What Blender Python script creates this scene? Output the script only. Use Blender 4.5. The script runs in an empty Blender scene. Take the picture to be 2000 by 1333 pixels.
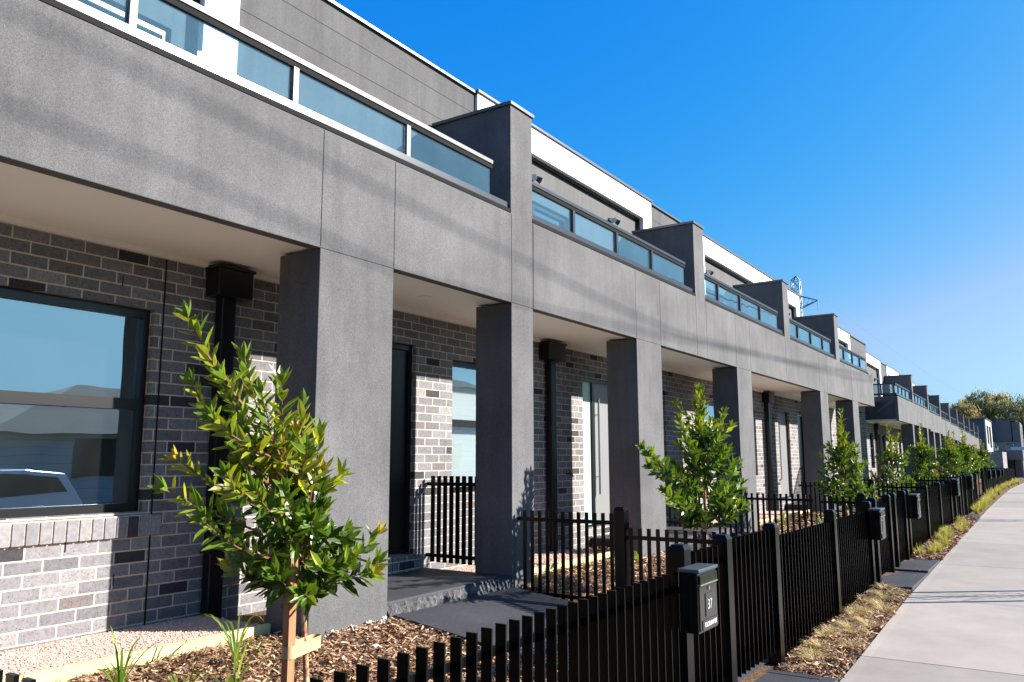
import bpy, math, random
from mathutils import Vector, Matrix
R = random.Random(7)
sc = bpy.context.scene
col = sc.collection
rad = math.radians

# ------------------------------------------------------------------ helpers
class MB:
    def __init__(s): s.v=[]; s.f=[]; s.c=[]; s.hascol=False
    def quad(s,a,b,c,d,colr=None):
        i=len(s.v); s.v+=[tuple(a),tuple(b),tuple(c),tuple(d)]; s.f.append((i,i+1,i+2,i+3)); s.cc(4,colr)
    def cc(s,n,colr):
        if colr is not None: s.hascol=True
        s.c+=[colr or (1,1,1)]*n
    def box(s,x0,x1,y0,y1,z0,z1,colr=None,M=None):
        p=[(x0,y0,z0),(x1,y0,z0),(x1,y1,z0),(x0,y1,z0),(x0,y0,z1),(x1,y0,z1),(x1,y1,z1),(x0,y1,z1)]
        if M is not None: p=[tuple(M@Vector(q)) for q in p]
        i=len(s.v); s.v+=p
        s.f+=[(i,i+3,i+2,i+1),(i+4,i+5,i+6,i+7),(i,i+1,i+5,i+4),(i+1,i+2,i+6,i+5),(i+2,i+3,i+7,i+6),(i+3,i,i+4,i+7)]
        s.cc(8,colr); return s
    def tube(s,pts,rs,n=6,colr=None,cap=True):
        pts=[Vector(p) for p in pts]
        if not hasattr(rs,'__len__'): rs=[rs]*len(pts)
        i0=len(s.v); up=Vector((0.13,0.31,0.94)).normalized()
        for k,p in enumerate(pts):
            d=(pts[min(k+1,len(pts)-1)]-pts[max(k-1,0)])
            d=d.normalized() if d.length>1e-9 else Vector((0,0,1))
            a=d.cross(up)
            if a.length<.05: a=d.cross(Vector((1,0,0)))
            a.normalize(); b=d.cross(a)
            for j in range(n):
                t=2*math.pi*j/n+math.pi/4
                s.v.append(tuple(p+(a*math.cos(t)+b*math.sin(t))*rs[k]))
        for k in range(len(pts)-1):
            for j in range(n):
                a_=i0+k*n+j; b_=i0+k*n+(j+1)%n
                s.f.append((a_,b_,b_+n,a_+n))
        if cap:
            s.f.append(tuple(i0+j for j in range(n))[::-1]); e=i0+(len(pts)-1)*n
            s.f.append(tuple(e+j for j in range(n)))
        s.cc(n*len(pts),colr); return s
    def prism(s,poly,axis,a0,a1,colr=None):
        # poly: 2D list; axis 'x','y','z' extrusion
        def P(u,v,w): return {'x':(w,u,v),'y':(u,w,v),'z':(u,v,w)}[axis]
        i=len(s.v);n=len(poly)
        for w in (a0,a1): s.v+=[P(u,v,w) for u,v in poly]
        s.f.append(tuple(range(i,i+n))); s.f.append(tuple(range(i+2*n-1,i+n-1,-1)))
        for k in range(n): s.f.append((i+k,i+n+k,i+n+(k+1)%n,i+(k+1)%n))
        s.cc(2*n,colr); return s
    def build(s,name,mat,parent=None,bevel=0,smooth=False,loc=None):
        me=bpy.data.meshes.new(name); me.from_pydata(s.v,[],s.f); me.update()
        if s.hascol:
            at=me.color_attributes.new('Col','FLOAT_COLOR','POINT')
            flat=[]
            for c in s.c: flat+=[c[0],c[1],c[2],1]
            at.data.foreach_set('color',flat)
        if mat: me.materials.append(mat)
        if smooth:
            for p in me.polygons: p.use_smooth=True
        o=bpy.data.objects.new(name,me); col.objects.link(o)
        if parent: o.parent=parent
        if loc: o.location=loc
        import bmesh
        bm=bmesh.new(); bm.from_mesh(me); 
        if len(bm.faces)<60000: bmesh.ops.recalc_face_normals(bm,faces=bm.faces)
        bm.to_mesh(me); bm.free()
        if bevel:
            m=o.modifiers.new('bevel','BEVEL'); m.width=bevel; m.segments=2; m.limit_method='ANGLE'
        return o
def tag(o,label=None,cat=None,group=None,kind=None):
    if label: o['label']=label
    if cat: o['category']=cat
    if group: o['group']=group
    if kind: o['kind']=kind
    return o
def empty(name,loc=(0,0,0),label=None,cat=None,group=None,rz=0):
    o=bpy.data.objects.new(name,None); col.objects.link(o); o.location=loc; o.rotation_euler=(0,0,rz); o.empty_display_size=.2
    return tag(o,label,cat,group)
def copy_tree(o,parent=None):
    c=o.copy(); col.objects.link(c); c.parent=parent
    for ch in list(o.children): copy_tree(ch,c)
    return c
def lin(r,g,b): return (r,g,b,1)
def interp(x,xs,ys):
    if x<=xs[0]: return ys[0]
    for i in range(len(xs)-1):
        if x<=xs[i+1]:
            t=(x-xs[i])/(xs[i+1]-xs[i]); return ys[i]+t*(ys[i+1]-ys[i])
    return ys[-1]

# ------------------------------------------------------------------ materials
class NT:
    def __init__(s,name):
        s.m=bpy.data.materials.new(name); s.m.use_nodes=True; s.t=s.m.node_tree; s.t.nodes.clear()
        s.out=s.n('ShaderNodeOutputMaterial')
    def n(s,t,**k):
        x=s.t.nodes.new(t)
        for a,b in k.items():
            if a.startswith('i_'):
                key=a[2:]; key=int(key) if key.isdigit() else key.replace('_',' ')
                x.inputs[key].default_value=b
            else: setattr(x,a,b)
        return x
    def l(s,a,b): s.t.links.new(a,b)
    def math(s,op,a,b=None,c=None):
        x=s.n('ShaderNodeMath',operation=op)
        for i,v in enumerate((a,b,c)):
            if v is None: continue
            if isinstance(v,(int,float)): x.inputs[i].default_value=v
            else: s.l(v,x.inputs[i])
        return x.outputs[0]
    def mix(s,fac,a,b,blend='MIX'):
        x=s.n('ShaderNodeMix',data_type='RGBA',blend_type=blend)
        for sock,v in ((x.inputs[0],fac),(x.inputs[6],a),(x.inputs[7],b)):
            if isinstance(v,(int,float)): sock.default_value=v
            elif isinstance(v,tuple): sock.default_value=v
            else: s.l(v,sock)
        return x.outputs[2]
    def coord(s,scale=(1,1,1),gen='Object'):
        if gen=='World': src=s.n('ShaderNodeNewGeometry').outputs['Position']
        else: src=s.n('ShaderNodeTexCoord').outputs['Object']
        m=s.n('ShaderNodeMapping'); m.inputs['Scale'].default_value=scale; s.l(src,m.inputs[0]); return m.outputs[0]
    def noise(s,v,scale,detail=4,rough=.55):
        x=s.n('ShaderNodeTexNoise'); x.inputs['Scale'].default_value=scale; x.inputs['Detail'].default_value=detail; x.inputs['Roughness'].default_value=rough
        if v is not None: s.l(v,x.inputs['Vector'])
        return x.outputs[0]
    def ramp(s,f,stops,interp='LINEAR'):
        x=s.n('ShaderNodeValToRGB'); x.color_ramp.interpolation=interp
        e=x.color_ramp.elements
        while len(e)<len(stops): e.new(.5)
        for i,(p,c) in enumerate(stops):
            e[i].position=p; e[i].color=c if isinstance(c,tuple) else (c,c,c,1)
        s.l(f,x.inputs[0]); return x.outputs[0]
    def bsdf(s,color=None,rough=.6,metal=0,spec=.5,bump=None,bstr=.3,bdist=.01,coat=0):
        b=s.n('ShaderNodeBsdfPrincipled')
        if isinstance(color,tuple): b.inputs['Base Color'].default_value=color
        elif color is not None: s.l(color,b.inputs['Base Color'])
        if isinstance(rough,(int,float)): b.inputs['Roughness'].default_value=rough
        else: s.l(rough,b.inputs['Roughness'])
        b.inputs['Metallic'].default_value=metal
        b.inputs['Specular IOR Level'].default_value=spec
        b.inputs['Coat Weight'].default_value=coat
        if bump is not None:
            bp=s.n('ShaderNodeBump'); bp.inputs['Strength'].default_value=bstr; bp.inputs['Distance'].default_value=bdist
            s.l(bump,bp.inputs['Height']); s.l(bp.outputs[0],b.inputs['Normal'])
        s.l(b.outputs[0],s.out.inputs[0]); return b

def m_plain(name,c,rough=.5,metal=0,spec=.5,var=.08,scale=6,bstr=.05,coat=0):
    t=NT(name); v=t.coord(gen='World')
    nz=t.noise(v,scale,5)
    lo=tuple(x*(1-var) for x in c[:3])+(1,); hi=tuple(min(1,x*(1+var)) for x in c[:3])+(1,)
    cc=t.ramp(nz,[(.3,lo),(.7,hi)])
    fine=t.noise(v,220,2)
    t.bsdf(cc,rough,metal,spec,fine,bstr,.002,coat); return t.m
def m_render(name,base,mott=.20,streak=.10,joints=False):
    t=NT(name); v=t.coord(gen='World')
    n1=t.noise(v,1.3,6,.62); n2=t.noise(t.coord((5,5,.5),'World'),1.6,4,.6); n3=t.noise(v,190,3,.75); n4=t.noise(v,38,4,.6)
    c=t.mix(1,(base[0],base[1],base[2],1),t.ramp(n1,[(.32,1-mott),(.68,1+mott)]),'MULTIPLY')
    c=t.mix(1,c,t.ramp(n2,[(.35,1-streak),(.5,1.0),(.72,1+streak)]),'MULTIPLY')
    c=t.mix(1,c,t.ramp(n3,[(.32,.55),(.68,1.45)]),'MULTIPLY')
    c=t.mix(1,c,t.ramp(n4,[(.3,.93),(.7,1.07)]),'MULTIPLY')
    h=t.math('ADD',t.math('MULTIPLY',n3,.6),n4)
    if joints:
        sep=t.n('ShaderNodeSeparateXYZ'); t.l(t.n('ShaderNodeNewGeometry').outputs['Position'],sep.inputs[0])
        fr=t.math('FRACT',t.math('DIVIDE',t.math('ADD',sep.outputs[2],10.02),.30))
        g=t.math('LESS_THAN',fr,.028)
        c=t.mix(g,c,(.02,.02,.02,1))
        h=t.math('SUBTRACT',h,t.math('MULTIPLY',g,3))
    t.bsdf(c,.88,0,.25,h,.5,.0025); return t.m
def m_brick(name):
    t=NT(name); g=t.n('ShaderNodeNewGeometry'); sep=t.n('ShaderNodeSeparateXYZ'); t.l(g.outputs['Position'],sep.inputs[0])
    wob=t.noise(t.coord(gen='World'),14,2)
    u=t.math('ADD',sep.outputs[0],sep.outputs[1])
    u=t.math('ADD',u,t.math('MULTIPLY',wob,.006)); z=t.math('ADD',sep.outputs[2],t.math('MULTIPLY',wob,.004))
    vv=t.math('DIVIDE',t.math('ADD',z,10.025),.0862); row=t.math('FLOOR',vv); fv=t.math('FRACT',vv)
    off=t.math('MULTIPLY',t.math('MODULO',row,2),.5)
    uu=t.math('ADD',t.math('DIVIDE',t.math('ADD',u,20),.24),off); cl=t.math('FLOOR',uu); fu=t.math('FRACT',uu)
    def edge(f,w):
        return t.math('MULTIPLY',t.math('GREATER_THAN',f,w),t.math('LESS_THAN',f,1-w))
    mask=t.math('MULTIPLY',edge(fv,.06),edge(fu,.0215))
    cmb=t.n('ShaderNodeCombineXYZ'); t.l(cl,cmb.inputs[0]); t.l(row,cmb.inputs[1])
    wn=t.n('ShaderNodeTexWhiteNoise'); wn.noise_dimensions='2D'; t.l(cmb.outputs[0],wn.inputs[0])
    bc=t.ramp(wn.outputs[0],[(0,lin(.045,.042,.046)),(.055,lin(.145,.138,.145)),(.2,lin(.168,.160,.168)),(.5,lin(.195,.186,.194)),(.75,lin(.22,.21,.215)),(.92,lin(.25,.238,.235)),(.96,lin(.15,.132,.125))],'CONSTANT')
    sp=t.noise(t.coord(gen='World'),95,4,.7); sp2=t.noise(t.coord((1,1,1),'World'),30,3)
    bc=t.mix(1,bc,t.ramp(sp,[(.34,.25),(.42,.92),(.7,1.12)]),'MULTIPLY')
    bc=t.mix(1,bc,t.ramp(sp2,[(.3,.85),(.7,1.12)]),'MULTIPLY')
    mc=t.mix(sp2,lin(.48,.40,.31),lin(.62,.54,.45))
    c=t.mix(mask,mc,bc)
    h=t.math('ADD',mask,t.math('MULTIPLY',sp,.25))
    t.bsdf(c,.85,0,.3,h,.8,.006); return t.m
def m_glass(name,tint=(.8,.9,.97),boost=1.35,rough=.0,dirt=.06):
    t=NT(name)
    gg=t.n('ShaderNodeNewGeometry'); dt=t.n('ShaderNodeVectorMath',operation='DOT_PRODUCT'); t.l(gg.outputs['Normal'],dt.inputs[0]); t.l(gg.outputs['Incoming'],dt.inputs[1])
    cc=t.math('ABSOLUTE',dt.outputs['Value']); f=t.math('ADD',t.math('MULTIPLY',t.math('POWER',t.math('SUBTRACT',1,cc),4.0),1-boost),boost)
    tr=t.n('ShaderNodeBsdfTransparent'); tr.inputs[0].default_value=(*tint,1)
    gl=t.n('ShaderNodeBsdfGlossy'); gl.inputs['Roughness'].default_value=rough; gl.inputs[0].default_value=(.66,.88,1,1)
    wv=t.noise(t.coord(gen='World'),2.2,1)
    bp=t.n('ShaderNodeBump'); bp.inputs['Strength'].default_value=.06; bp.inputs['Distance'].default_value=.02; t.l(wv,bp.inputs['Height']); t.l(bp.outputs[0],gl.inputs['Normal'])
    mx=t.n('ShaderNodeMixShader'); t.l(f,mx.inputs[0]); t.l(tr.outputs[0],mx.inputs[1]); t.l(gl.outputs[0],mx.inputs[2])
    df=t.n('ShaderNodeBsdfDiffuse'); df.inputs[0].default_value=(.75,.8,.85,1)
    spk=t.noise(t.coord(gen='World'),55,3,.8); n2=t.noise(t.coord(gen='World'),3,3)
    d=t.math('ADD',t.math('MULTIPLY',t.ramp(spk,[(.76,0.0),(.82,1.0)]),dirt*4),t.math('MULTIPLY',n2,dirt))
    m2=t.n('ShaderNodeMixShader'); t.l(d,m2.inputs[0]); t.l(mx.outputs[0],m2.inputs[1]); t.l(df.outputs[0],m2.inputs[2])
    t.l(m2.outputs[0],t.out.inputs[0]); return t.m
def m_attr(name,rough=.5,spec=.5,transl=0,mult=1,bump=0):
    t=NT(name); a=t.n('ShaderNodeAttribute'); a.attribute_name='Col'
    v=t.coord(gen='World'); nz=t.noise(v,40,3)
    c=t.mix(1,a.outputs[0],t.ramp(nz,[(.3,.82*mult),(.7,1.18*mult)]),'MULTIPLY')
    b=t.bsdf(c,rough,0,spec,t.noise(v,120,3) if bump else None,bump or .1,.004)
    if transl:
        tl=t.n('ShaderNodeBsdfTranslucent'); c2=t.mix(1,c,(1.3,1.35,.5,1),'MULTIPLY'); t.l(c2,tl.inputs[0])
        mx=t.n('ShaderNodeMixShader'); mx.inputs[0].default_value=transl; t.l(b.outputs[0],mx.inputs[1]); t.l(tl.outputs[0],mx.inputs[2]); t.l(mx.outputs[0],t.out.inputs[0])
    return t.m
def m_paving(name):
    t=NT(name); a=t.n('ShaderNodeAttribute'); a.attribute_name='Col'; v=t.coord(gen='World')
    c=t.mix(1,a.outputs[0],t.ramp(t.noise(v,260,2),[(.3,.93),(.7,1.07)]),'MULTIPLY')
    c=t.mix(1,c,t.ramp(t.noise(v,1.7,6,.65),[(.3,.88),(.7,1.10)]),'MULTIPLY')
    c=t.mix(t.ramp(t.noise(v,9,5,.7),[(.66,0.0),(.74,.28)]),c,(.12,.10,.08,1))
    bm=t.n('ShaderNodeTexNoise'); br=t.noise(t.coord((3,160,3),'World'),1,3)
    t.bsdf(c,.9,0,.2,br,.12,.002); return t.m
def m_ground(name,stops,scale,bstr=.6,bdist=.02,rough=.95,big=1.0):
    t=NT(name); v=t.coord(gen='World'); a=t.noise(v,scale,6,.7); b=t.noise(v,big,4)
    c=t.ramp(a,stops); c=t.mix(1,c,t.ramp(b,[(.3,.82),(.7,1.15)]),'MULTIPLY')
    t.bsdf(c,rough,0,.2,a,bstr,bdist); return t.m
def m_wood(name,c1,c2,axis='z'):
    t=NT(name); sc_={'z':(30,30,1.5),'x':(1.5,30,30)}[axis]; v=t.coord(sc_,'World')
    n=t.noise(v,1.5,5,.6); c=t.ramp(n,[(.3,c1),(.7,c2)])
    k=t.noise(t.coord((3,9,9) if axis=='x' else (9,9,3),'World'),1.0,2)
    c=t.mix(t.ramp(k,[(.66,0.0),(.74,.55)]),c,tuple(x*.45 for x in c1[:3])+(1,))
    t.bsdf(c,.75,0,.25,n,.3,.003); return t.m

M={}
M['char']=m_render('charcoal_render',(.104,.103,.106))
M['clad']=m_render('charcoal_cladding',(.092,.091,.093),.12,.12,True)
M['panel']=m_render('charcoal_panel',(.112,.110,.110),.08,.14)
M['white']=m_render('white_render',(.80,.79,.78),.02,.02)
M['brick']=m_brick('brown_grey_brick')
M['soffit']=m_plain('cream_soffit',lin(.92,.86,.78),.8,0,.2,.02,1,0)
M['black']=m_plain('black_powdercoat',lin(.006,.006,.007),.3,0,.45,.1,20,.03)
M['fence']=m_plain('black_fence_paint',lin(.002,.002,.0025),.28,0,.22,.1,30,.03)
M['box']=m_plain('black_gloss_box',lin(.006,.006,.006),.12,0,.6,.1,20,.01,.3)
M['cap']=m_plain('grey_metal_cap',lin(.10,.11,.13),.32,.5,.5,.08,8,.02)
M['joint']=m_plain('joint_sealant',lin(.02,.02,.02),.95,0,.1)
M['rail']=m_plain('grey_aluminium',lin(.022,.028,.042),.28,.25,.5,.05,8,.02)
M['railA']=m_plain('sun_glare_aluminium',lin(.06,.06,.068),.45,.2,.5,.05,8,.02)  # same dark metal as the other rails, lightened to imitate sun glare
M['glass']=m_glass('balcony_glass',(.70,.87,.96),.12,0,.025)
M['wglass']=m_glass('window_glass',(.86,.91,.90),.46,0,.015)
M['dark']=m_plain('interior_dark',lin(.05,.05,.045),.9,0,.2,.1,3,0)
M['inwall']=m_plain('interior_wall',lin(.34,.36,.30),.9,0,.2,.05,2,0)
M['blind']=m_plain('white_blind',lin(.82,.84,.84),.8,0,.2,.02,2,0)
M['mint']=m_plain('frosted_glass',lin(.36,.52,.47),.25,0,.5,.02,2,0)
M['door']=m_plain('charcoal_door',lin(.20,.20,.205),.4,0,.4,.04,4,.02)
M['steel']=m_plain('steel',lin(.55,.6,.6),.25,.9,.5,.05,10,.01)
M['tap']=m_plain('brass_tap',lin(.12,.05,.02),.4,.6,.5,.1,40,.02)
M['concrete']=m_ground('footpath_concrete',[(.3,lin(.36,.335,.31)),(.7,lin(.43,.405,.375))],90,.25,.002,.9,1.2)
M['conc2']=m_paving('footpath_slabs')
M['darkconc']=m_ground('charcoal_concrete',[(.3,lin(.034,.035,.04)),(.7,lin(.062,.063,.07))],45,.4,.004,.7,2.0)
M['rubble']=m_ground('rough_concrete_edge',[(.35,lin(.03,.03,.032)),(.5,lin(.10,.10,.105)),(.65,lin(.18,.18,.19))],26,1.0,.04,.8,5)
M['mortar']=m_ground('pale_mortar_smear',[(.35,lin(.35,.3,.25)),(.65,lin(.62,.56,.5))],30,.8,.02)
M['mulchg']=m_ground('mulch_soil',[(.3,lin(.04,.022,.012)),(.5,lin(.15,.085,.05)),(.7,lin(.30,.18,.10))],55,1,.03,.95,1.5)
M['chips']=m_attr('mulch_chips',.85,.25,0,1.15)
M['gravel']=m_ground('pink_gravel',[(.3,lin(.40,.25,.19)),(.5,lin(.62,.42,.34)),(.7,lin(.74,.55,.46))],70,.9,.02,.95,2)
M['stones']=m_attr('gravel_stones',.9,.2)
M['grassg']=m_ground('verge_grass',[(.3,lin(.03,.06,.012)),(.7,lin(.09,.14,.035))],30,.6,.03)
M['asphalt']=m_ground('asphalt',[(.3,lin(.04,.04,.042)),(.7,lin(.07,.07,.07))],120,.5,.01)
M['kerb']=m_ground('kerb_concrete',[(.3,lin(.3,.29,.27)),(.7,lin(.4,.38,.35))],60,.3,.004)
M['pine']=m_wood('treated_pine',lin(.46,.40,.18),lin(.66,.60,.33),'x')
M['stake']=m_wood('hardwood_stake',lin(.26,.11,.05),lin(.40,.20,.10),'z')
M['strap']=m_plain('hessian_tie',lin(.42,.30,.17),.9,0,.2,.12,60,.3)
M['bark']=m_ground('sapling_bark',[(.4,lin(.22,.10,.05)),(.52,lin(.42,.30,.18)),(.65,lin(.55,.42,.28))],24,.5,.006)
M['twig']=m_plain('red_twig',lin(.20,.07,.05),.6)
M['leaf']=m_attr('glossy_leaves',.30,.45,.27)
M['gum']=m_attr('gum_leaves',.6,.3,.2)
M['gumbark']=m_plain('gum_bark',lin(.2,.15,.11),.9)
M['blade']=m_attr('strappy_leaves',.45,.4,.35)
M['tuft']=m_attr('dry_tussock',.8,.2,.3)
M['lattice']=m_plain('galvanised_steel',lin(.16,.2,.25),.5,.4)
M['wire']=m_plain('wire',lin(.03,.03,.035),.6)
M['roof']=m_ground('tile_roof',[(.3,lin(.07,.06,.055)),(.7,lin(.12,.1,.09))],20,.5,.02)
M['cream']=m_render('pale_weatherboard',(.45,.44,.40),.04,.05,True)
M['carpaint']=m_plain('white_car_paint',lin(.8,.8,.8),.25,0,.5,.02,4,0,.8)
M['carglass']=m_plain('dark_car_glass',lin(.01,.012,.014),.05,0,.6)
M['tyre']=m_plain('tyre_rubber',lin(.02,.02,.02),.8)
M['sign']=m_plain('pale_blue_sign',lin(.35,.52,.6),.4)
M['plate']=m_plain('matt_plate',lin(.022,.022,.024),.5)
M['ink']=m_plain('white_lettering',lin(.85,.85,.85),.5)
M['navy']=m_render('dark_slate_render',(.10,.105,.12),.08,.08)
M['lens']=m_plain('lamp_lens',lin(.7,.72,.75),.15,.3)

# ------------------------------------------------------------------ terrain functions
def SZ(x): return interp(x,[0,6.5,12,16,25,35,100,150,400],[-1.62,-1.60,-1.50,-1.42,-1.40,-1.48,-2.2,-2.6,-3.0])
def EDGE(x): return interp(x,[-50,0,6.4,10,16,19.5,23.2,35,52,76,110,160,300],[1.40,1.40,1.41,1.47,1.475,1.52,1.58,1.81,2.11,2.13,1.4,-2,-16])
def HG(x): return interp(x,[0,26,33,100,200],[-1.22,-1.22,-1.25,-1.95,-2.4])
def FL(x): return 1.9 if x<27 else 1.9+.31*(x-27)/7 if x<34 else 2.21+.0196*(x-34)   # fence line
def GZ(x,y):
    s=SZ(x); e=EDGE(x); h=HG(x)
    if y<=e: return s
    f=FL(x)+.05
    if y<f: return s+.035*math.sin(math.pi*min(1,(y-e)/(f-e))*.6)
    if y<4.4: return s+.033+(h-s-.033)*((y-f)/(4.4-f))**.85
    return h
# ground sheet
xs=[-300,-100,-40,-15]+[-8+1.0*i for i in range(0,60)]+[55,60,66,72,80,90,100,115,130,160,200,300,500,900,2000]
ys=[-1500,-400,-120,-60,-25,-10.6,-10.5,-9.6,-2.4,-2.3,-1,0,1.2]+[1.4+.2*i for i in range(0,17)]+[5.6,7,10,14,25,60,200,600,1500]
g=MB()
def gheight(x,y):
    z=GZ(x,y)-.035
    if -10.5<y<-2.35: z=SZ(x)-.17
    return z
for y in ys:
    for x in xs: g.v.append((x,y,gheight(x,y)))
nx=len(xs)
for j in range(len(ys)-1):
    for i in range(nx-1): g.f.append((j*nx+i,j*nx+i+1,(j+1)*nx+i+1,(j+1)*nx+i))
g.cc(len(g.v),None)
tag(g.build('ground',M['grassg'],smooth=True),kind='structure')
def strip(name,mat,x0,x1,yf0,yf1,dz,step=1.0,kind='structure',zf=None,ny=1):
    m=MB(); n=max(1,int(math.ceil((x1-x0)/step)))
    for i in range(n+1):
        x=x0+(x1-x0)*i/n
        for j in range(ny+1):
            a=yf0(x) if callable(yf0) else yf0; b=yf1(x) if callable(yf1) else yf1
            y=a+(b-a)*j/ny; m.v.append((x,y,(zf(x,y) if zf else GZ(x,y))+dz))
    w=ny+1
    for i in range(n):
        for j in range(ny): m.f.append((i*w+j,(i+1)*w+j,(i+1)*w+j+1,i*w+j+1))
    m.cc(len(m.v),None)
    o=m.build(name,mat,smooth=True)
    if kind: tag(o,kind=kind)
    return o
# road
strip('road',M['asphalt'],-60,240,-9.9,-2.6,-.13,4,zf=lambda x,y:SZ(x))
k=MB()
for a,b in ((-2.6,-2.42),(-10.08,-9.9)):
    x=-60
    while x<240:
        k.v+= [(x,a,SZ(x)-.16),(x+4,a,SZ(x+4)-.16),(x+4,b,SZ(x+4)-.16),(x,b,SZ(x)-.16),(x,a,SZ(x)+.0),(x+4,a,SZ(x+4)+.0),(x+4,b,SZ(x+4)+.0),(x,b,SZ(x)+.0)]
        i=len(k.v)-8; k.f+=[(i+4,i+5,i+6,i+7),(i,i+1,i+5,i+4),(i+3,i+7,i+6,i+2)]; k.cc(8,None); x+=4
tag(k.build('kerb',M['kerb']),kind='structure')
# footpath slabs
fp=MB(); x=-8.0+.0; joints=[-7.3,-4.4,-1.5,1.4,4.3,7.2,10.08]
while joints[-1]<150: joints.append(joints[-1]+2.9)
for a,b in zip(joints[:-1],joints[1:]):
    t=R.uniform(.88,1.06)
    if abs(a-4.3)<.1: t=.90
    if abs(a-7.2)<.1: t=1.08
    c=(.325*t,.288*t*R.uniform(.99,1.01),.245*t)
    a+=.006; b-=.006; n=3
    for i in range(n):
        p=a+(b-a)*i/n; q=a+(b-a)*(i+1)/n
        for (y0,y1,tt) in ((0,.075,1.06),(.075,1.575,1),(1.575,1.65,1.06)):
            cc=tuple(v*tt for v in c)
            f=[(p,EDGE(p)-y0,SZ(p)+.02),(p,EDGE(p)-y1,SZ(p)+.02),(q,EDGE(q)-y1,SZ(q)+.02),(q,EDGE(q)-y0,SZ(q)+.02)]
            fp.quad(*f,colr=cc)
        fp.quad((p,EDGE(p),SZ(p)-.08),(q,EDGE(q),SZ(q)-.08),(q,EDGE(q),SZ(q)+.02),(p,EDGE(p),SZ(p)+.02),colr=tuple(v*.8 for v in c))
tag(fp.build('footpath',M['conc2']),kind='structure')
tag(strip('footpath_joint_base',M['darkconc'],-8,150,lambda x:EDGE(x)-1.64,lambda x:EDGE(x)-.005,.010,2,zf=lambda x,y:SZ(x)),kind='structure')
# garden and verge mulch beds
strip('garden_bed',M['mulchg'],-3,26.3,1.86,5.5,.0,.6,ny=9)
strip('garden_bed',M['mulchg'],33.0,100,lambda x:FL(x)-.03,lambda x:FL(x)+2.2,.0,2,ny=4)
strip('verge_bed',M['mulchg'],-3,120,lambda x:EDGE(x)+.004,lambda x:FL(x)-.03,.0,.8,ny=2)

# ------------------------------------------------------------------ generic building bits
def wall_open(x0,x1,z0,z1,y,dep,ops,colr=None):
    m=MB(); X=sorted(set([x0,x1]+[o[0] for o in ops]+[o[1] for o in ops])); Z=sorted(set([z0,z1]+[o[2] for o in ops]+[o[3] for o in ops]))
    X=[v for v in X if x0<=v<=x1]; Z=[v for v in Z if z0<=v<=z1]
    for i in range(len(X)-1):
        for j in range(len(Z)-1):
            cx=(X[i]+X[i+1])/2; cz=(Z[j]+Z[j+1])/2
            if any(o[0]<cx<o[1] and o[2]<cz<o[3] for o in ops): continue
            m.quad((X[i],y,Z[j]),(X[i+1],y,Z[j]),(X[i+1],y,Z[j+1]),(X[i],y,Z[j+1]))
    for (a,b,c,d) in ops:
        m.quad((a,y,c),(a,y+dep,c),(a,y+dep,d),(a,y,d)); m.quad((b,y+dep,c),(b,y,c),(b,y,d),(b,y+dep,d))
        m.quad((a,y,d),(a,y+dep,d),(b,y+dep,d),(b,y,d)); m.quad((a,y+dep,c),(a,y,c),(b,y,c),(b,y+dep,c))
    return m
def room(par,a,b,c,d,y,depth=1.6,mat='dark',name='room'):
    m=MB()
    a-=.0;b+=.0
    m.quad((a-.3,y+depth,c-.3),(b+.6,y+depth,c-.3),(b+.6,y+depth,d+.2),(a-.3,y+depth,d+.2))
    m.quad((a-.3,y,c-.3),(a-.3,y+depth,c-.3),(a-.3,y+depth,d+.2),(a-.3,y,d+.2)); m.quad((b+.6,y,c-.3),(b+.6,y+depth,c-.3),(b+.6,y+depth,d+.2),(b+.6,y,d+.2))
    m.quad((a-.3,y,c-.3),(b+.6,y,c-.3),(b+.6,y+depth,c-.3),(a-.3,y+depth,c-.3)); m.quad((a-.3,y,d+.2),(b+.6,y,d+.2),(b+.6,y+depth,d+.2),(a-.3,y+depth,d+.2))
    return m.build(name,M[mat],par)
def window(par,a,b,c,d,y,mid=None,blind=None,fw=.045,mull=(),roomd=1.6,label=None,roommat='dark'):
    m=MB(); y0=y; y1=y+.06
    m.box(a,b,y0,y1,d-fw*1.4,d); m.box(a,b,y0,y1,c,c+fw*1.3); m.box(a,a+fw,y0,y1,c+fw*1.3,d-fw*1.4); m.box(b-fw,b,y0,y1,c+fw*1.3,d-fw*1.4)
    if mid is not None: m.box(a+fw,b-fw,y0-.012,y1-.02,mid-.04,mid+.04)
    for q in mull: m.box(q-.02,q+.02,y0+.01,y1-.01,c+fw*1.3,d-fw*1.4)
    w=m.build('window',M['black'],par)
    if label: w['label']=label
    g=MB(); g.quad((a+fw,y0+.04,c+fw*1.3),(b-fw,y0+.04,c+fw*1.3),(b-fw,y0+.04,d-fw*1.4),(a+fw,y0+.04,d-fw*1.4)); g.build('pane',M['wglass'],w)
    if blind is not None:
        q=MB(); z0_=c+fw if blind is True else blind; n=24
        q.quad((a+.02,y0+.12,z0_),(b-.02,y0+.12,z0_),(b-.02,y0+.12,d-fw),(a+.02,y0+.12,d-fw)); q.build('blind',M['blind'],w)
    if roomd: room(par,a,b,c,d,y1+.01,roomd,roommat)
    return w
def downpipe(par,x0,x1,yw,ztop,zbot):
    m=MB(); m.box(x0,x1,yw-.17,yw-.003,ztop-.25,ztop-.004); cx=(x0+x1)/2
    m.box(x0-.015,x1+.015,yw-.185,yw-.001,ztop-.035,ztop-.006)
    m.box(cx-.075,cx+.055,yw-.11,yw-.02,zbot,ztop-.25)
    for z in (zbot+.5,zbot+1.6): m.box(cx-.1,cx+.08,yw-.115,yw-.015,z,z+.03)
    return m.build('downpipe',M['black'],par,bevel=.006)
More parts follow.
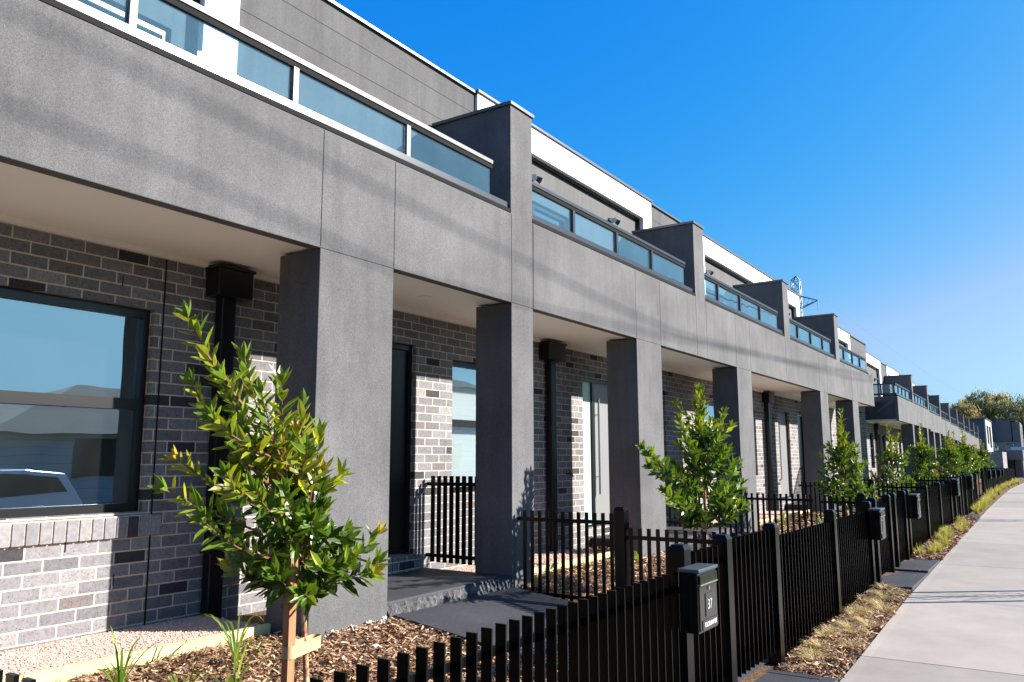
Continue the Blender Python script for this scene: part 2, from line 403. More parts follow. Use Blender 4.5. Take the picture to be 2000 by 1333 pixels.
def floodlight(par,x,yw,z):
    m=MB(); m.box(x-.045,x+.045,yw-.03,yw-.001,z-.06,z+.06)
    o=m.build('floodlight',M['black'],par,bevel=.005)
    for s in (-1,1):
        h=MB(); c=Vector((x+s*.065,yw-.09,z+.015)); d=Vector((s*.55,-.6,-.5)).normalized()
        h.tube([c-d*.05,c-d*.02,c+d*.05],[.022,.033,.046],12); h.tube([(x+s*.02,yw-.03,z),c-d*.03],[.012,.012],6)
        h.build('lamp_head',M['black'] if s>0 else M['lens'],o,smooth=False)
        l=MB(); l.tube([c+d*.05,c+d*.053],[.041,.041],12); l.build('lens',M['lens'],o)
def balustrade(par,x0,x1,y,z0,ztop,posts,matr,endgap=.0,side=None,side_x=None,sidelen=.95):
    r=MB(); r.box(x0,x1,y-.03,y+.035,ztop-.038,ztop); bal=r.build('balustrade',matr,par)
    r=MB(); r.box(x0,x1,y-.02,y+.02,ztop-.085,ztop-.0385); r.build('rail_channel',M['joint'],bal)
    b=MB(); b.box(x0,x1+endgap,y-.05,y+.03,z0+.012,z0+.085); b.build('bottom_rail',M['rail'],bal)
    fl=MB(); fl.box(x0,x1+endgap,y-.085,y+.05,z0-.029,z0+.010); fl.build('flashing',M['joint'],bal)
    pts=sorted(posts)
    for p in pts:
        q=MB(); q.box(p-.024,p+.024,y-.028,y+.028,z0+.085,ztop-.085); q.build('post',matr,bal)
    ed=[x0]+pts+[x1]
    for a,c in zip(ed[:-1],ed[1:]):
        if c-a<.08: continue
        q=MB(); q.box(a+.026 if a!=x0 else a+.004,c-.026,y-.005,y+.005,z0+.09,ztop-.088); q.build('glass_pane',M['glass'],bal)
    if side is not None:
        sx=side
        q=MB(); q.box(sx-.03,sx+.03,y+.035,y+sidelen,ztop-.05,ztop); q.box(sx-.03,sx+.03,y+.03,y+sidelen,z0+.012,z0+.085); q.box(sx-.024,sx+.024,y+sidelen/2-.024,y+sidelen/2+.024,z0+.085,ztop-.05); q.build('side_rail',matr,bal)
        q=MB(); q.box(sx-.005,sx+.005,y+.06,y+sidelen,z0+.09,ztop-.05); q.build('glass_pane',M['glass'],bal)
    return bal

YF=4.37; YB=4.47; YW=5.52; YU=5.38; YP=5.42
def townhouse(name,label,x0,x1,pillars,blade,Zb=1.55,Zt=2.47,ground=-1.45,wall_ops=(),frames=(),roofZ=4.33,posts=(),group=None,parent_loc=None,
              wall_x=None,upper_x=None,railmat='rail',bal_end=None,side=None,fascia_x1=None,joints=(),blade_w=.41,rz=0,first_side=None,detail=True,upper_ops=(),ends=(0,0)):
    t=empty(name,(0,0,0),label,'townhouse',group)
    if parent_loc: t.location=parent_loc; t.rotation_euler=(0,0,rz)
    fx1=fascia_x1 or x1
    m=MB(); m.box(x0,fx1,YF,YB,Zb,Zt); f=m.build('balcony_front',M['char'],t,bevel=.006)
    for j in joints:
        q=MB(); q.box(j-.003,j+.003,YF-.0015,YF+.01,Zb+.01,Zt-.01); q.build('expansion_joint',M['joint'],f)
    for (a,b) in pillars:
        q=MB(); q.box(a,b,YF+.0005,YF+.44,ground,Zb-.0005); q.build('pillar',M['char'],t,bevel=.006)
    # slab + soffit
    q=MB(); q.box(x0,fx1,YB,YW-.002,Zb+.05,Zt-.2); q.build('balcony_floor',M['char'],t)
    q=MB(); q.box(x0,fx1,YB+.0,YW-.002,Zb+.018,Zb+.048); q.box(x0,fx1,YW-.045,YW-.003,Zb-.025,Zb+.017); q.build('soffit',M['soffit'],t)
    if fascia_x1 or first_side:
        xx=fx1 if fascia_x1 else x0; s=-1 if fascia_x1 else 1
        q=MB(); a,b=sorted((xx,xx+s*.1)); q.box(a,b,YB+.001,YW-.01,Zb,Zt); q.build('balcony_return',M['char'],t)
    # party blade
    if blade:
        a,b=blade; zt=Zt+1.16
        q=MB(); q.box(a,b,YF+.0007,YP-.02,Zt-.3,zt); bl=q.build('party_wall',M['char'],t,bevel=.005)
        q=MB(); q.box(a-.02,b+.02,YF-.02,YP-.02,zt,zt+.035); q.build('cap_flashing',M['cap'],bl)
    # balustrade
    be=(blade[0]-.24 if blade else bal_end)
    balustrade(t,x0+.0 if first_side is None else x0+.05,be,YF+.08,Zt+.03,Zt+.49,posts,M[railmat],(.24 if blade else .3) if blade else 0,side=side if side else first_side)
    # ground floor wall
    wx0,wx1=wall_x or (x0,x1)
    ops=[w['r'] for w in wall_ops]
    w_=wall_open(wx0,wx1,ground,Zb+.03,YW,.10,ops); wl=w_.build('brick_wall',M['brick'],t)
    for w in wall_ops:
        a,b,c,d=w['r']
        if w['k']=='win': window(t,a,b,c,d,YW+.06,w.get('mid'),w.get('blind'),mull=w.get('mull',()),roomd=w.get('room',1.2),roommat=w.get('rm','dark'))
        elif w['k']=='door':
            fr=MB(); fr.box(a,a+.05,YW+.05,YW+.12,c,d); fr.box(b-.05,b,YW+.05,YW+.12,c,d); fr.box(a+.05,b-.05,YW+.05,YW+.12,d-.06,d); fr.box(a+.05,b-.05,YW+.05,YW+.12,c,c+.03)
            dr=fr.build('door_frame',M['black'],t)
            sl=w.get('side',0); xx=a+.05
            if sl:
                q=MB(); q.box(xx,xx+sl,YW+.08,YW+.09,c+.03,d-.06); q.build('sidelight',M['mint'],dr)
                q=MB(); q.box(xx+sl,xx+sl+.05,YW+.05,YW+.12,c+.03,d-.06); q.build('mullion',M['black'],dr); xx+=sl+.05
            q=MB(); q.box(xx,b-.05,YW+.075,YW+.115,c+.03,d-.06); dd=q.build('door',M[w.get('m','door')],t)
            if w.get('h',True):
                q=MB(); hx=xx+.09; q.tube([(hx,YW+.02,c+.45),(hx,YW+.02,c+1.85)],.016,8); q.tube([(hx,YW+.02,c+.7),(hx,YW+.08,c+.7)],.008,6); q.tube([(hx,YW+.02,c+1.6),(hx,YW+.08,c+1.6)],.008,6); q.build('handle',M['steel'],dd)
            q=MB(); q.box(a-.03,b+.03,YW+.13,YW+.15,c,d); q.build('door_backing',M['dark'],t)
    # upper storey
    ux0,ux1=upper_x or (x0,x1)
    zu0=Zt-.25; zr=roofZ
    cl=MB(); rc=MB(); wh=MB(); pos=ux0
    caps=MB()
    fs=sorted(frames); cur=ux0
    fo=[]
    for (a,b,la,lb) in fs:   # la/lb: has left/right leg
        if a>cur: q=MB(); q.box(cur,a,YP,YP+.2,zu0,zr); q.build('cladding',M['clad'],t); caps.box(cur-.0,a,YP-.035,YP+.25,zr,zr+.03)
        a_=max(a,ux0); b_=min(b,ux1)
        wh.box(a_,b_,YU,YP+.2,zr-.34,zr+.02)
        if la: wh.box(a_,a_+.33,YU,YP+.2,zu0,zr-.34)
        if lb: wh.box(b_-.33,b_,YU,YP+.2,zu0,zr-.34)
        caps.box(a_-.02 if la else a_,b_+.02 if lb else b_,YU-.03,YP+.25,zr+.02,zr+.05)
        ra=a_+(.33 if la else 0); rb=b_-(.33 if lb else 0)
        ops=[]
        if detail:
            uw=[u for u in upper_ops if ra<u[0]<u[1]<rb]
            ops=uw
        w2=wall_open(ra,rb,zu0,zr-.34,YP+.08,.08,ops)
        rc.v+= w2.v and [] ; base=len(rc.v); rc.v+=w2.v; rc.f+=[tuple(base+i for i in f_) for f_ in w2.f]; rc.c+=w2.c
        # thin shadow gap frame
        fo.append((ra,rb))
        for o in ops: window(t,o[0],o[1],o[2],o[3],YP+.12,None,None,mull=[(o[0]+o[1])/2],roomd=.8,roommat='inwall')
        cur=b_
    if cur<ux1: q=MB(); q.box(cur,ux1,YP,YP+.2,zu0,zr); q.build('cladding',M['clad'],t); caps.box(cur,ux1,YP-.035,YP+.25,zr,zr+.03)
    if cl.v: cl.build('cladding',M['clad'],t)
    if wh.v: wh.build('white_surround',M['white'],t)
    if rc.v: rc.build('recessed_wall',M['panel'],t)
    for (ra,rb) in fo:
        q=MB(); q.box(ra,rb,YP+.03,YP+.079,zr-.375,zr-.341); q.box(rb-.035,rb-.0005,YP+.03,YP+.079,zu0,zr-.3755); q.build('reveal_trim',M['black'],t)
    caps.build('roof_flashing',M['cap'],t)
    q=MB(); q.box(ux0,ux1,YP+.2,13,zr-.3,zr-.1); q.box(ux0,ux1,YP+.26,12.99,zu0+.01,zr-.3); q.build('roof',M['navy'],t)
    q=MB(); q.box(wx0+.002,wx1-.002,12.8,12.98,ground,Zt)
    if ends[0]: q.box(wx0+.001,wx0+.1,YW+.002,12.799,ground,Zt+1.5)
    if ends[1]: q.box(wx1-.1,wx1-.001,YW+.002,12.799,ground,Zt+1.5)
    q.build('side_wall',M['brick'],t)
    return t
# ------------------------------------------------------------------ near terrace
G1='charcoal rendered townhouses of the near terrace'
tA=townhouse('townhouse','nearest charcoal townhouse with big black framed window, balcony rail lightened for sun glare and gravel strip below',
  -3.0,6.97,[(-1.0,-.2),(4.03,4.83),(6.57,6.97)],(6.56,6.97),
  wall_ops=[dict(k='win',r=(1.2,3.47,-.36,1.12),mid=.41,mull=(2.02,),room=1.1,rm='inwall'),dict(k='door',r=(5.35,6.47,-.93,1.2),m='black',h=False)],
  frames=[(1.0,3.98,False,True)],upper_x=(-3.0,7.36),posts=(-1.3,0,1.26,2.52,3.79,5.05),railmat='railA',joints=(4.03,4.83,6.57),wall_x=(-3.0,6.97),
  upper_ops=[(1.3,3.45,2.3,3.36)],ends=(1,0))
tB=townhouse('townhouse','charcoal townhouse behind the number 37 letterbox, with garden tap and mint glass beside its door',
  6.971,12.1,[(9.49,10.28)],(11.66,12.09),
  wall_ops=[dict(k='win',r=(7.1,8.35,-.36,1.12),mid=.41,blind=True,room=0),dict(k='door',r=(10.12,11.3,-.95,1.18),side=.33)],
  frames=[(7.37,12.4,True,True)],upper_x=(7.361,14.55),posts=(7.97,9.1,10.19),joints=(6.985,9.49,10.28,11.66),
  upper_ops=[(8.0,9.75,2.3,3.42)])
tC=townhouse('townhouse','charcoal townhouse with the second staked tree before its porch, third balcony along the near terrace',
  12.101,17.07,[(13.5,14.29)],(16.64,17.06),
  wall_ops=[dict(k='door',r=(12.25,13.1,-.95,1.18),m='black',h=False),dict(k='win',r=(14.95,16.3,-.36,1.12),mid=.41,blind=True,room=0)],
  frames=[(14.6,18.5,True,False)],upper_x=(14.551,18.5),posts=(12.87,14.02,15.2),joints=(13.5,14.29,16.64),
  upper_ops=[(15.2,17.0,2.3,3.4)])
tD=townhouse('townhouse','charcoal townhouse with a slim downpipe and black door, fourth balcony along the near terrace',
  17.071,21.8,[(19.44,20.21)],(21.37,21.79),
  wall_ops=[dict(k='win',r=(17.2,18.2,-.36,1.12),mid=.41,blind=True,room=0),dict(k='door',r=(20.0,21.0,-.95,1.18))],
  frames=[(18.5,22.12,False,True)],upper_x=(18.501,22.13),posts=(17.95,19.1,20.25),joints=(19.44,20.21),
  upper_ops=[(18.9,20.6,2.3,3.4)])
tE=townhouse('townhouse','charcoal end townhouse of the near terrace, its balcony ending before the gap',
  21.801,26.3,[(23.07,23.83)],None,bal_end=25.65,fascia_x1=26.3,side=25.65,
  wall_ops=[dict(k='door',r=(21.65,22.6,-.95,1.18),m='black'),dict(k='win',r=(24.4,25.7,-.36,1.12),mid=.41,blind=True,room=0)],
  frames=[(25.9,28.6,True,True)],upper_x=(25.9,31.6),roofZ=4.12,wall_x=(21.801,26.4),posts=(22.65,23.75,24.8),joints=(23.07,23.83),
  upper_ops=[(26.3,27.6,2.3,3.4)],ends=(0,1))
q=MB(); q.box(22.16,25.88,YP+.3,9,2.0,3.25); q.build('cladding',M['clad'],tE)
for t_ in (tA,tB,tC,tD,tE): t_['group']=G1
downpipe(tA,3.89,4.22,YW,1.545,-1.2)
downpipe(tB,8.93,9.36,YW,1.545,-1.2)
downpipe(tD,18.75,19.15,YW,1.545,-1.2)
downpipe(tC,17.0,17.05,YW,1.545,-1.2) if False else None
for par,x in ((tB,8.72),(tB,11.05),(tC,15.25),(tC,17.6),(tD,20.9)): floodlight(par,x,YP+.08,3.68)
# soffit downlight, brick sill, control joints on the nearest house
q=MB(); q.tube([(5.92,4.95,1.566),(5.92,4.95,1.558)],.06,20); q.build('downlight',M['soffit'],tA)
sl=MB(); x=1.2; kk=0
brs=[]
while x<3.53:
    c=R.choice([(.22,.21,.215),(.25,.235,.235),(.19,.185,.195),(.28,.265,.26)]) if not (3.28<x<3.36) else (.06,.05,.055)
    sl.prism([(YW-.03,-.535),(YW+.06,-.535),(YW+.06,-.365),(YW-.03,-.395)],'x',x,x+.076,colr=c); x+=.0862
M['sillb']=m_attr('sill_bricks',.85,.2,0,1,.2)
q=sl.build('brick_sill',M['sillb'],tA,bevel=.003)
q=MB(); q.box(1.2,3.53,YW-.022,YW+.06,-.53,-.385); q.build('sill_mortar',M['mortar'],tA)
q=MB(); q.box(3.535,3.547,YW-.004,YW+.01,-1.2,1.52); q.build('expansion_joint',M['joint'],tA)
wp=MB()
for (x_,z_) in ((2.93,-.60),(3.28,-.86),(2.18,-.86),(3.2,1.25),(4.95,-.77),(5.9,1.33)): wp.box(x_,x_+.009,YW-.002,YW+.01,z_,z_+.078)
wp.build('weep_holes',M['black'],tA)
# mortar smears at pillar foot
for par,a,b in ((tA,4.03,4.83),(tB,9.49,10.28)):
    q=MB(); n=90
    for i in range(n):
        xx=a+(b-a)*i/n; h=.02+.012*math.sin(i*.31)+.02*i/n+R.uniform(-.008,.008); w=(b-a)/n*1.05; d=R.uniform(.004,.022)
        q.prism([(YF-d,-1.30),(YF-.002,-1.30),(YF-.002,-1.235+h),(YF-d*.6,-1.245+h*.6)],'x',xx,xx+w)
    q.build('mortar_smear',M['mortar'],par)
# tap on townhouse B
t=empty('garden_tap',(9.62,YW,-.19),'brass garden tap on the sunlit brick beside the second downpipe','tap')
q=MB(); q.tube([(0,0,0),(0,-.075,0)],.011,8); q.tube([(0,-.06,0),(0,-.06,.045)],.009,8); q.box(-.028,.028,-.066,-.054,.045,.055); q.tube([(0,-.07,0),(.0,-.1,-.005),(0,-.108,-.04)],.011,8); q.build('spout',M['tap'],t,smooth=False)
# ---------------- porches, steps, paths
def gate_path(xa,xb,label=None):
    m=MB(); n=10
    for i in range(n):
        y0=1.952+(4.42-1.952)*i/n; y1=1.952+(4.42-1.952)*(i+1)/n
        za=GZ(xa+.5,y0)+.035; zb=GZ(xa+.5,y1)+.035
        m.v+=[(xa,y0,za),(xb,y0,za),(xb,y1,zb),(xa,y1,zb),(xa,y0,za-.12),(xa,y1,zb-.12),(xb,y0,za-.12),(xb,y1,zb-.12)]
        b=len(m.v)-8; m.f+=[(b,b+1,b+2,b+3),(b,b+3,b+5,b+4),(b+1,b+6,b+7,b+2)]; m.cc(8,None)
    tag(m.build('path',M['darkconc']),kind='structure')
def porch(xa,xb,label):
    t=empty('porch_slab',((xa+xb)/2,4.9,-1.4),label,'porch','charcoal concrete porches of the near terrace')
    o=(-(xa+xb)/2,-4.9,1.4)
    m=MB(); m.box(xa+o[0],xb+o[0],4.385+o[1],YW-.001+o[1],-1.5+o[2],-1.085+o[2]); m.build('slab',M['darkconc'],t,bevel=.015)
    # rough broken front edge
    m=MB(); n=int((xb-xa)/.03)
    for j in range(7):
        for i in range(n+1):
            z=-1.36+(.255)*j/6; yy=4.37+R.uniform(-.012,.012)-(.03*(1-j/6))+(.0 if j<6 else .015)
            m.v.append((xa+(xb-xa)*i/n+o[0],yy+o[1],z+o[2]))
    for j in range(6):
        for i in range(n): a=j*(n+1)+i; m.f.append((a,a+1,a+n+2,a+n+1))
    m.cc(len(m.v),None); m.build('rough_edge',M['rubble'],t)
    return t
porch(4.835,6.56,'dark porch slab with a rough broken edge between the first two pillars')
porch(10.285,13.49,'wide porch slab shared by two doors behind the second staked tree')
porch(20.215,23.06,'porch slab behind the far pillar pair of the near terrace')
m=MB(); 
for i in range(13): m.box(5.3+.0862*i,5.3+.0862*i+.077,YW-.16,YW+.06,-1.083,-.935,)
q=empty('brick_step',(5.8,YW-.05,-1.085),'blue brick step at the dark recessed front door behind the first pillar','step'); 
q2=m.build('step_bricks',M['brick'],q,bevel=.003); q2.matrix_parent_inverse=Matrix.Translation((-5.8,-(YW-.05),1.085))
for a,b in ((4.9,6.58),(10.55,11.9),(12.25,13.5),(20.2,21.6),(21.9,23.2)): gate_path(a,b)
def apron(xa,xb):
    m=MB(); y0=EDGE((xa+xb)/2)+.01; y1=1.95; z=SZ((xa+xb)/2)+.03
    for (a,b,c,d) in ((xa,xb,y0,y0+.1),(xa,xa+.1,y0+.102,y1),(xb-.1,xb,y0+.102,y1),(xa+.102,xb-.102,y0+.102,y1)):
        m.box(a,b,c,d,z-.1,z+(.012 if a==xa+.102 else .015))
    tag(m.build('path',M['darkconc'],bevel=.006),kind='structure')
for a,b in ((5.2,6.35),(10.55,11.95),(11.97,13.3),(20.2,21.7),(21.72,23.2)): apron(a,b)
# ---------------- gravel strips, pine edging
gb=[]
for a,b,lb in ((-.5,3.97,'yellow treated pine edging board in front of the pink gravel under the big window'),(6.975,9.44,'pine edging board behind the divider fence of the second garden'),(14.35,19.4,'pine edging board in the third garden behind the fence'),(23.9,26.2,'pine edging board in the last garden of the near terrace')):
    strip('gravel_bed',M['gravel'],a,b,4.72,YW-.002,0,.5,zf=lambda x,y:-1.165)
    m=MB(); m.box(a,b,4.68,4.718,-1.42,-1.135); tag(m.build('timber_edging',M['pine'],bevel=.004),lb,'edging board','pine edging boards along the gravel')
# stones
def stones(name,x0,x1,y0,y1,n,smin,smax,z,seed,parent=None):
    r=random.Random(seed); m=MB()
    for i in range(n):
        c=Vector((r.uniform(x0,x1),r.uniform(y0,y1),z+r.uniform(-.002,.004))); s=r.uniform(smin,smax)
        k=r.uniform(.75,1.15); cc=(.66*k,.46*k*r.uniform(.95,1.05),.38*k)
        b=len(m.v); e=Matrix.Rotation(r.uniform(0,6.3),3,'Z')@Matrix.Rotation(r.uniform(-.6,.6),3,'X')
        for p in ((1,0,0),(-.9,.1,0),(0,.8,.1),(.1,-.85,0),(0,0,.7),(0,0,-.6)):
            q=e@Vector([v*s*r.uniform(.75,1.25) for v in p]); m.v.append(tuple(c+q))
        m.f+=[(b+i_,b+j_,b+k_) for i_,j_,k_ in ((0,2,4),(2,1,4),(1,3,4),(3,0,4),(2,0,5),(1,2,5),(3,1,5),(0,3,5))]; m.cc(6,cc)
    return tag(m.build(name,M['stones']),kind='stuff')
stones('gravel_stones',2.0,4.0,4.73,5.5,9000,.004,.011,-1.165,3)
stones('gravel_stones',7.0,9.4,4.73,5.5,4500,.006,.013,-1.165,4)
def chips(name,regs,seed):
    r=random.Random(seed); m=MB()
    for (x0,x1,y0f,y1f,n,s) in regs:
        for i in range(n):
            x=r.uniform(x0,x1); a=y0f(x) if callable(y0f) else y0f; b=y1f(x) if callable(y1f) else y1f; y=r.uniform(a,b)
            if 4.9<x<6.58 and y>1.86: continue
            if 10.55<x<13.5 and y>1.86: continue
            if 5.2<x<6.35 or 10.55<x<13.3:
                if y<1.9: continue
            z=GZ(x,y)+r.uniform(.002,.028)*s
            L=r.uniform(.012,.038)*s; W=r.uniform(.003,.008)*s; k=r.random()
            base=r.choice([(.30,.17,.09),(.40,.25,.14),(.20,.11,.06),(.50,.34,.21),(.11,.06,.035),(.34,.20,.12)])
            e=Matrix.Rotation(r.uniform(0,6.3),3,'Z')@Matrix.Rotation(r.uniform(-.5,.5),3,'Y')@Matrix.Rotation(r.uniform(-.7,.7),3,'X')
            c=Vector((x,y,z)); b0=len(m.v)
            for p in ((-L,-W,0),(L,-W*.6,0),(L*.95,W*.7,W*.6),(-L*.9,W,W*.5)): m.v.append(tuple(c+e@Vector(p)))
            m.f.append((b0,b0+1,b0+2,b0+3)); m.cc(4,base)
    return tag(m.build(name,M['chips']),kind='stuff')
chips('mulch_chips',[(1.8,4.9,3.0,4.68,13000,1),(1.8,4.9,1.95,3.0,3500,1),(6.7,10.4,2.4,4.68,9000,1.2),(14.3,19.4,2,4.68,4000,1.8)],5)
chips('mulch_chips',[(5.0,10.6,lambda x:EDGE(x)+.01,1.88,9000,1.1),(13.3,22,lambda x:EDGE(x)+.01,1.88,6000,1.5),(9.4,10.5,4.4,5.5,600,1.2)],6)
# loose offcuts of stone on mulch
m=MB(); 
for (x,y,s) in ((4.15,3.62,.045),(4.25,3.95,.03),(3.9,3.9,.025)):
    e=Matrix.Translation((x,y,GZ(x,y)+.025))@Matrix.Rotation(R.uniform(0,3),4,'Z')@Matrix.Rotation(.2,4,'X'); m.box(-s,s,-s*.5,s*.5,-s*.2,s*.3,M=e)
tag(m.build('rubble',M['mortar'],bevel=.004),kind='stuff')

# ------------------------------------------------------------------ fences
def pickets(m,pts_top_bot,th=.008,dep=.05,ang=0):
    for (x,y,zt,zb) in pts_top_bot:
        if ang==0: m.box(x-th/2,x+th/2,y-dep/2,y+dep/2,zb,zt)
        else: m.box(x-th/2,x+th/2,y-dep/2,y+dep/2,zb,zt)
def post(par,x,y,zt,zb,s=.1,plate=False,name='post'):
    q=MB(); h=s/2; q.box(x-h,x+h,y-h,y+h,zb,zt-.03); 
    q.v+=[(x-h-.004,y-h-.004,zt-.03),(x+h+.004,y-h-.004,zt-.03),(x+h+.004,y+h+.004,zt-.03),(x-h-.004,y+h+.004,zt-.03),(x-h*.7,y-h*.7,zt),(x+h*.7,y-h*.7,zt),(x+h*.7,y+h*.7,zt),(x-h*.7,y+h*.7,zt)]
    b=len(q.v)-8; q.f+=[(b,b+1,b+5,b+4),(b+1,b+2,b+6,b+5),(b+2,b+3,b+7,b+6),(b+3,b,b+4,b+7),(b+4,b+5,b+6,b+7),(b,b+3,b+2,b+1)]; q.cc(8,None)
    if plate: q.box(x-h-.04,x+h+.04,y-h-.04,y+h+.04,zb,zb+.012)
    return q.build(name,M['fence'],par)
def fence(label,x0,x1,top,bot,posts,ptop,y=FL,sp=.098,group='front fence runs of black pickets',name='front_fence',cat='fence',plate=False,ps=.1):
    t=empty(name,(x0,y(x0),bot),label,cat,group); 
    Mi=Matrix.Translation((-x0,-y(x0),-bot))
    m=MB(); n=int((x1-x0)/sp)
    for i in range(n+1):
        x=x0+.5*sp+i*sp
        if x>x1-.02: break
        if any(abs(x-p)<ps*.55 for p in posts): continue
        m.box(x-.004,x+.004,y(x)-.025,y(x)+.025,bot,top)
    N=max(1,int((x1-x0)/3))
    for i in range(N):
        a=x0+(x1-x0)*i/N; b=x0+(x1-x0)*(i+1)/N
        for z in (top-.12,bot+.12):
            b0=len(m.v); 
            for (xx,yy) in ((a,y(a)),(b,y(b))): m.v+=[(xx,yy+.008,z),(xx,yy+.03,z),(xx,yy+.03,z+.035),(xx,yy+.008,z+.035)]
            m.f+=[(b0+k,b0+(k+1)%4,b0+4+(k+1)%4,b0+4+k) for k in range(4)]; m.cc(8,None)
    o=m.build('picket_panel',M['fence'],t); o.matrix_parent_inverse=Mi
    for p in posts:
        o=post(t,p,y(p),ptop,bot-.12,ps,plate); o.matrix_parent_inverse=Mi
    return t
fence('nearest black picket fence run, its lower tops rising from the bottom edge of the view',-1.0,4.6,-.65,-1.52,(-.9,4.65),-.5)
fence('short black picket fence run between the number 37 letterbox post and its gate post',4.70,5.35,-.56,-1.52,(5.40,),-.5)
fence('black picket gate across the dark path right of the number 37 letterbox',5.46,6.46,-.54,-1.455,(),0,group='black picket gates',name='picket_gate',cat='gate')
fence('long black picket fence run behind the nearest bed of dry tussocks',6.47,10.45,-.61,-1.56,(6.52,8.55,10.42),-.5)
fence('black picket gate right of the second letterbox, first of the paired gates',10.84,11.72,-.57,-1.42,(10.78,11.80),-.47,group='black picket gates',name='picket_gate',cat='gate',plate=True)
fence('black picket gate left of the third letterbox, second of the paired gates',12.28,13.06,-.55,-1.42,(12.22,13.12),-.46,group='black picket gates',name='picket_gate',cat='gate',plate=True)
fence('black picket fence run behind the green tufted bed past the paired gates',13.5,20.0,-.52,-1.48,(13.45,15.6,17.5,19.4),-.45)
fence('distant picket gate beside the fourth letterbox',20.3,21.2,-.50,-1.33,(20.25,21.28),-.42,group='black picket gates',name='picket_gate',cat='gate')
fence('distant picket gate beside the fifth letterbox',21.9,22.8,-.48,-1.33,(21.85,22.88),-.41,group='black picket gates',name='picket_gate',cat='gate')
fence('last picket fence run of the near terrace, ending at the gap with timber stakes',23.0,26.2,-.47,-1.44,(24.5,26.2),-.40)
fcs=[34,40,46,52,58,65,72,80,88,95]
nm=['first after the gap with timber stakes','second after the gap','third after the gap','fourth after the gap','fifth after the gap','sixth after the gap','seventh after the gap','eighth after the gap','ninth and last visible one']
for i,(a,b) in enumerate(zip(fcs[:-1],fcs[1:])):
    mid=(a+b)/2; gz=SZ(mid)+.05
    fence('far black fence run along the curving path, '+nm[i],a,b,gz+1.0,gz,(a+.05,a+2.6,a+4.2),gz+1.1,sp=.12,ps=.09)
# dividers (run in Y)
def divider(label,x,segs,posts,sp=.084,w=.032):
    t=empty('divider_fence',(x,segs[0][0],-1.2),label,'fence','divider fences between the front gardens'); Mi=Matrix.Translation((-x,-segs[0][0],1.2))
    for (ya,yb,top,bot) in segs:
        m=MB(); y=min(ya,yb)+.04; hi=max(ya,yb)
        while y<hi-.02: m.box(x-.008,x+.008,y-w/2,y+w/2,bot,top); y+=sp
        m.box(x-.014,x+.014,min(ya,yb),hi,top-.10,top-.065); m.box(x-.014,x+.014,min(ya,yb),hi,bot+.05,bot+.085)
        o=m.build('picket_panel',M['fence'],t); o.matrix_parent_inverse=Mi
    for (y,zt,zb) in posts: o=post(t,x,y,zt,zb,.1); o.matrix_parent_inverse=Mi
    return t
divider('black divider fence in front of the second pillar, with leafy tree shadow behind it',6.66,[(4.36,3.32,-.48,-1.31),(3.2,1.95,-.60,-1.42)],[(3.26,-.42,-1.45)])
divider('short black porch fence fixed to the sunlit brick behind the second pillar',6.68,[(YW-.01,4.83,-.165,-1.04)],[],.081,.046)
divider('black divider fence running from the house behind the second staked tree',12.1,[(4.36,2.9,-.5,-1.31),(2.8,1.95,-.52,-1.4)],[(2.26,-.47,-1.5)])
divider('black divider fence between the two paired porches, upper piece against the brick',12.12,[(YW-.01,4.4,-.165,-1.04)],[],.081,.03)
divider('black divider fence across the third and fourth gardens',17.1,[(4.36,2.0,-.46,-1.3)],[(3.0,-.4,-1.4)])
divider('black divider fence beside the far porch of the near terrace',21.8,[(YW-.01,4.4,-.165,-1.04),(4.3,2.0,-.44,-1.28)],[(3.0,-.38,-1.4)])
divider('black divider fence end poking up at the lower left corner',1.3,[(4.3,1.95,-.64,-1.45)],[],.1,.05)
divider('black fence return closing the last garden before the gap',26.25,[(4.3,1.95,-.45,-1.3)],[])
divider('black fence return at the start of the far fence after the gap',34.0,[(4.5,2.3,-.42,-1.4)],[])
